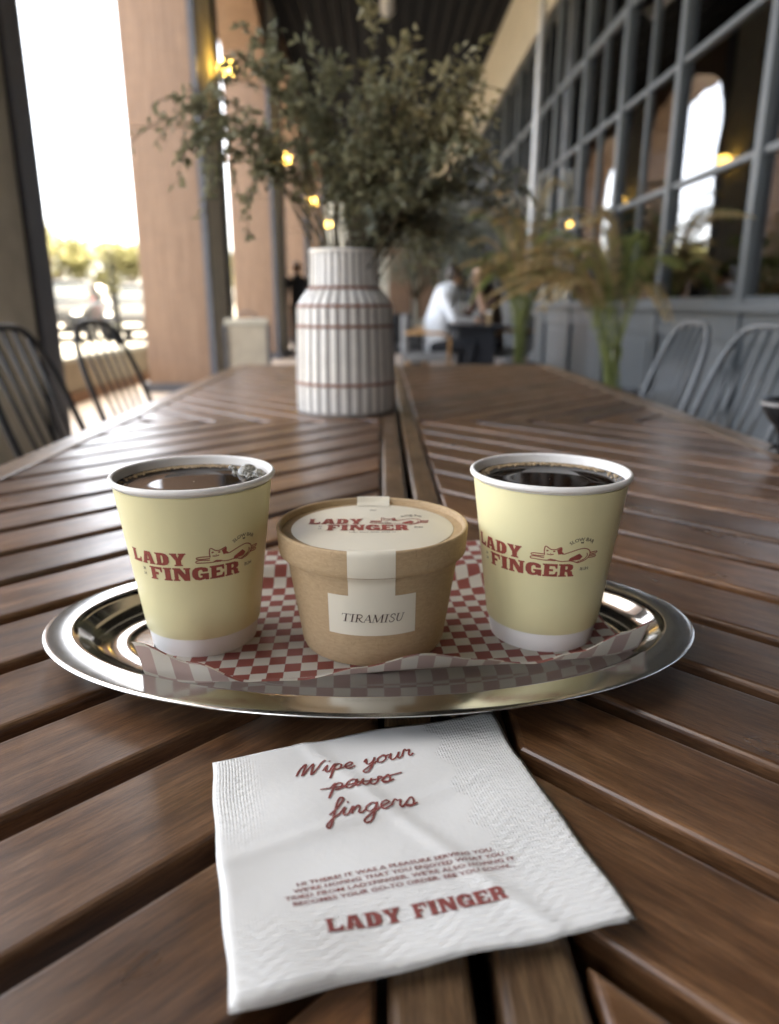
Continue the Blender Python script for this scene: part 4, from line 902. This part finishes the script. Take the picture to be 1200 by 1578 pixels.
# seated person in white (back to us, turned to the table), seated companion in brown, man in dark clothes far off
Yp = 8.0
person('seated person in a white shirt and dark trousers leaning over the cafe table', (.60, Yp, 0), 0, [
    ((.0, .0, .52), (.02, .03, .78), .15, .145, 1), ((.02, .03, .78), (.10, .06, 1.04), .145, .13, 1), ((.10, .06, 1.04), (.13, .07, 1.10), .13, .06, 1), ((.13, .07, 1.09), (.15, .08, 1.16), .05, .048, 0),
    ((.07, -.12, 1.02), (.16, -.20, .80), .062, .05, 1), ((.16, -.20, .80), (.36, -.10, .775), .05, .038, 1), ((.08, .20, 1.02), (.2, .27, .80), .06, .05, 1), ((.2, .27, .80), (.40, .2, .775), .05, .038, 1),
    ((.0, -.10, .50), (.38, -.10, .52), .085, .062, 2), ((.38, -.10, .52), (.30, -.12, .10), .06, .04, 2), ((.0, .10, .50), (.38, .10, .52), .085, .062, 2), ((.38, .10, .52), (.42, .1, .10), .06, .04, 2),
    ((.30, -.12, .07), (.42, -.12, .045), .042, .036, 3), ((.42, .10, .07), (.54, .1, .045), .042, .036, 3)],
    (.19, .07, 1.235), (.85, .1, -.35), ['skin', 'shirt_w', 'dark_cloth', 'shoe'], [((.36, -.10, .775), (1, .3, 0), (0, 0, 1)), ((.40, .2, .775), (1, -.3, 0), (0, 0, 1))], 0)
person('seated person with long dark hair in a brown top, chin on hand', (1.30, Yp + .55, 0), 0, [
    ((0, 0, .52), (-.02, -.02, .80), .14, .13, 1), ((-.02, -.02, .80), (-.10, -.06, 1.06), .13, .125, 1), ((-.10, -.06, 1.06), (-.13, -.08, 1.13), .12, .055, 1), ((-.13, -.08, 1.12), (-.15, -.10, 1.19), .048, .045, 0),
    ((-.02, -.20, 1.04), (-.14, -.34, .82), .055, .048, 1), ((-.14, -.34, .82), (-.20, -.22, 1.06), .042, .032, 0), ((-.16, .10, 1.04), (-.28, .12, .84), .055, .048, 1), ((-.28, .12, .84), (-.42, -.06, .775), .045, .034, 1),
    ((0, -.1, .5), (-.36, -.2, .52), .085, .06, 2), ((-.36, -.2, .52), (-.36, -.2, .1), .058, .04, 2), ((0, .1, .5), (-.36, .0, .52), .085, .06, 2), ((-.36, .0, .52), (-.36, .0, .1), .058, .04, 2),
    ((-.36, -.2, .07), (-.48, -.24, .045), .04, .035, 3), ((-.36, 0, .07), (-.48, -.02, .045), .04, .035, 3)],
    (-.19, -.13, 1.275), (-.7, -.6, -.15), ['skin', 'brown_top', 'dark_cloth', 'dark_cloth'], [((-.20, -.22, 1.06), (-.1, .2, 1), (1, 0, 0)), ((-.42, -.06, .775), (-1, -.3, 0), (0, 0, 1))], .26)
person('standing person in dark jacket and trousers beside a far pier', (-1.62, 14.6, 0), 0, [
    ((0, 0, .92), (0, 0, 1.15), .145, .15, 1), ((0, 0, 1.15), (0, 0, 1.38), .15, .14, 1), ((0, 0, 1.40), (0, 0, 1.46), .09, .055, 1), ((0, 0, 1.45), (0, -.01, 1.53), .05, .048, 0),
    ((-.19, 0, 1.40), (-.24, .02, 1.12), .062, .05, 1), ((-.24, .02, 1.12), (-.23, -.05, .86), .048, .036, 1), ((.19, 0, 1.40), (.24, .02, 1.12), .062, .05, 1), ((.24, .02, 1.12), (.23, -.05, .86), .048, .036, 1),
    ((-.09, 0, .90), (-.10, -.02, .50), .09, .062, 2), ((-.10, -.02, .50), (-.11, .03, .09), .06, .042, 2), ((.09, 0, .90), (.10, .04, .50), .09, .062, 2), ((.10, .04, .50), (.11, .12, .09), .06, .042, 2),
    ((-.11, .02, .05), (-.12, -.12, .04), .045, .038, 2), ((.11, .11, .05), (.12, -.02, .04), .045, .038, 2)],
    (0, -.02, 1.615), (.2, -1, 0), ['skin', 'dark_cloth', 'dark_cloth'], [((-.23, -.05, .86), (0, -.1, -1), (1, 0, 0)), ((.23, -.05, .86), (0, -.1, -1), (1, 0, 0))], 0)
# cafe table between the two, with a drink
ct = empty('cafe_table', (1.04, Yp + .12, 0)); tag(ct, 'square black cafe table between the two seated people', 'table')
box('top', -.33, .33, -.33, .33, .705, .735, 'dark_cloth', ct, .006); tube('column', [(0, 0, .02), (0, 0, .706)], .035, 'trim', ct, 14); box('base', -.24, .24, -.24, .24, 0, .022, 'trim', ct, .006)
box('pedestal', -.2, .2, -.2, .2, .024, .703, 'dark_cloth', ct, .02)
g = empty('iced_drink', (1.165, Yp - .05, .735)); tag(g, 'tall plastic cup of milky brown drink on the black cafe table', 'cup')
lathe('cup', [(.001, 0), (.028, 0), (.036, .12), (.0385, .125)], 'foam', g, 24); lathe('lid', [(.039, .122), (.040, .128), (.03, .145), (.001, .15)], 'cupw', g, 24)
def bistro_chair(name, loc, rz, label, up, frame, w=.5):
    e = empty(name, loc, R(rz)); tag(e, label, 'chair')
    bm = bmesh.new(); add_box(bm, -w / 2, w / 2, -.25, .25, .36, .46, .03, 3); bmobj('seat', bm, up, e, True)
    bm = bmesh.new(); add_box(bm, -w / 2, w / 2, -.30, -.22, .42, .84, .03, 3); bmobj('backrest', bm, up, e, True)
    for s in (-1, 1):
        tube('leg', [(s * w * .44, .22, .38), (s * w * .46, .24, 0)], .016, frame, e); tube('leg', [(s * w * .44, -.22, .38), (s * w * .46, -.28, 0)], .016, frame, e)
        tube('armrest', [(s * (w / 2 + .02), .2, .38), (s * (w / 2 + .02), .2, .62), (s * (w / 2 + .02), .1, .66), (s * (w / 2 + .02), -.27, .66)], .016, frame, e)
    return e
bistro_chair('cafe_chair', (.52, Yp - .02, 0), -90, 'grey upholstered chair under the person in white', 'grey_up', 'oak')
bistro_chair('cafe_chair', (1.42, Yp + .6, 0), 100, 'grey upholstered chair under the person in brown', 'grey_up', 'oak')
bistro_chair('cafe_chair', (.25, Yp + 1.3, 0), 200, 'empty dark grey chair behind the person in white', 'pot', 'oak')
bn = empty('box_bin', (-1.45, 8.0, 0), R(8)); tag(bn, 'greige box bin with dark edge posts beside the wood pier', 'bin')
box('body', -.21, .21, -.21, .21, .06, .74, 'beige_up', bn, .012); box('lid', -.225, .225, -.225, .225, .742, .80, 'beige', bn, .012)
for sx in (-1, 1):
    for sy in (-1, 1): box('corner_post', sx * .225 - .016, sx * .225 + .016, sy * .225 - .016, sy * .225 + .016, 0, .741, 'trim', bn, .003)
tube('handle', [(-.1, 0, .80), (-.09, 0, .85), (0, 0, .875), (.09, 0, .85), (.1, 0, .80)], .009, 'trim', bn)

# ================================================================== outside: cars, trees, sapling
def ring(y, z0, z1, hw, crown=.0, n=5):
    pts = []
    r = min(.12, (z1 - z0) / 2.5, hw / 3)
    for cx_, cz, a0 in ((hw - r, z1 - r, 0), (-(hw - r), z1 - r, 90), (-(hw - r), z0 + r, 180), (hw - r, z0 + r, 270)):
        for k in range(n): a = R(a0 + 90 * k / (n - 1)); pts.append((cx_ + r * math.cos(a), y, cz + r * math.sin(a)))
    return pts
def loft(name, rings, mat, parent):
    bm = bmesh.new(); rs = [[bm.verts.new(p) for p in r] for r in rings]; n = len(rs[0])
    for a, b_ in zip(rs, rs[1:]):
        for k in range(n): bm.faces.new((a[k], a[(k + 1) % n], b_[(k + 1) % n], b_[k]))
    bm.faces.new(rs[0]); bm.faces.new(rs[-1][::-1]); return bmobj(name, bm, mat, parent, True)
def make_car(name, loc, rz, label, paint, h=1.0):
    e = empty(name, loc, R(rz)); tag(e, label, 'car', 'cars parked outside the arcade'); k = h
    body = loft('body', [ring(-2.2, .42, .62 * k, .72), ring(-2.12, .30, .80 * k, .86), ring(-1.5, .24, .92 * k, .91), ring(-.8, .22, .98 * k, .92), ring(.6, .22, 1.0 * k, .92), ring(1.7, .24, 1.0 * k, .91), ring(2.1, .32, .95 * k, .86), ring(2.2, .42, .80 * k, .76)], paint, e)
    cab = loft('cabin_glass', [ring(-.95, .95 * k, 1.02 * k, .78), ring(-.25, .95 * k, 1.44 * k, .70), ring(.4, .95 * k, 1.50 * k, .69), ring(1.2, .95 * k, 1.45 * k, .68), ring(1.85, .95 * k, 1.04 * k, .74)], 'carglass', e)
    loft('roof', [ring(-.3, 1.43 * k, 1.475 * k, .64), ring(.4, 1.46 * k, 1.54 * k, .66), ring(1.25, 1.43 * k, 1.48 * k, .63)], paint, e)
    for s in (-1, 1):
        for a, b_ in (((s * .80, -1.0, .97 * k), (s * .685, -.27, 1.45 * k)), ((s * .80, .35, .99 * k), (s * .70, .38, 1.47 * k)), ((s * .77, 1.85, 1.0 * k), (s * .68, 1.2, 1.46 * k))): tube('pillar', [a, b_], .035, paint, cab, 6)
        bm = bmesh.new(); ell(bm, (s * .62, -2.10, .68 * k), (.19, .09, .075)); bmobj('headlight', bm, 'lampglass', e, True)
        bm = bmesh.new(); ell(bm, (s * .64, 2.12, .78 * k), (.17, .08, .07)); bmobj('tail_light', bm, 'redlens', e, True)
        bm = bmesh.new(); ell(bm, (s * 1.0, -.7, 1.0 * k), (.1, .06, .07)); bmobj('mirror', bm, paint, e, True)
        for y in (-1.38, 1.35):
            wh = lathe('wheel', [(.2, -.11), (.31, -.11), (.335, -.08), (.335, .08), (.31, .11), (.2, .11)], 'tyre', e, 24); wh.location = (s * .82, y, .335); wh.rotation_euler = (0, R(90), 0)
            rim = lathe('rim', [(.001, .05), (.06, .06), (.08, .04), (.18, .07), (.205, .11), (.205, -.11), (.001, -.11)], 'chrome', wh, 20)
            if s < 0: rim.rotation_euler = (R(180), 0, 0)
    box('grille', -.42, .42, -2.215, -2.16, .42, .60 * k, 'tyre', e, .01); box('number_plate', -.26, .26, -2.228, -2.20, .44, .54, 'cupw', e, .004)
    return e
GZ = -.12
make_car('parked_car', (-9.75, 23.2, GZ), 12, 'black parked off-road car with bright headlights outside the near opening', 'car_dark', 1.18)
make_car('parked_car', (-7.6, 23.9, GZ), 8, 'dark grey parked saloon car outside the near opening', 'car_grey', 1.12)
make_car('parked_car', (-9.9, 32.5, GZ), 5, 'red parked car in the row behind the grey car', 'car_red', 1.2)
make_car('parked_car', (-12.6, 31.8, GZ), 8, 'white parked car in the row behind the black car', 'car_white', 1.2)
make_car('parked_car', (-12.1, 22.0, GZ), 12, 'white parked car next to the black off-road car', 'car_white', 1.0)
make_car('parked_car', (-14.6, 21.2, GZ), 12, 'dark blue parked car at the end of the front row', 'car_blue', 1.05)
def far_tree(loc, h, r, label, seed):
    e = empty('tree', loc); tag(e, label, 'tree', 'trees beyond the parked cars'); q = random.Random(seed)
    tk = tube('trunk', [(0, 0, 0), (.1, 0, h * .3), (0, .1, h * .6), (.1, 0, h * .85)], [.2, .15, .1, .04], 'stem', e, 8); vv = []; ff = []
    for i in range(16):
        a = q.uniform(0, 6.28); rr = r * q.uniform(.2, .8); c = (rr * math.cos(a), rr * math.sin(a), h * q.uniform(.45, .95))
        tube('limb', [(0, 0, h * .4), (c[0] * .5, c[1] * .5, c[2] * .8), (c[0], c[1], c[2])], [.07, .045, .02], 'stem', tk, 5); leafy_cloud(vv, ff, c, r * .38, r * .32, 260, q, .34, .2)
    lv = mesh('crown', vv, ff, 'tree_far', e); lv['kind'] = 'stuff'
far_tree((-20.5, 47, GZ), 5.4, 2.9, 'broad yellow green tree beyond the black car', 1); far_tree((-16.4, 50, GZ), 4.6, 2.7, 'low rounded yellow green tree beyond the grey car', 2)
far_tree((-25.5, 45, GZ), 6.6, 3.2, 'taller tree at the end of the row of trees', 3); far_tree((-12.6, 56, GZ), 4.4, 2.6, 'small rounded tree beyond the red car', 4)
far_tree((-30, 30, GZ), 6, 3.2, 'big tree across the parking area, apart from the row', 5); far_tree((-28, 15, GZ), 5.5, 3.0, 'round tree across the parking area facing the table', 6)
sg = empty('sapling', (-4.35, 12.2, GZ)); tag(sg, 'thin dark staked sapling in front of the parked cars', 'sapling')
tube('trunk', [(0, 0, 0), (.02, 0, .6), (0, 0, 1.2), (.015, 0, 1.78), (0, 0, 1.95)], [.06, .058, .055, .045, .012], 'tyre', sg, 8)
vv = []; ff = []; q = random.Random(2)
for i in range(260):
    z = q.choice((q.uniform(.6, 1.9), q.uniform(1.65, 1.88), q.uniform(1.2, 1.35))); leaf_quad(vv, ff, Vector((q.gauss(0, .03), q.gauss(0, .03), z)), Vector((q.gauss(0, 1), q.gauss(0, 1), .5)), Vector((0, 0, 1)), .13, .05)
mesh('leaves', vv, ff, 'leaf0', sg)['kind'] = 'stuff'
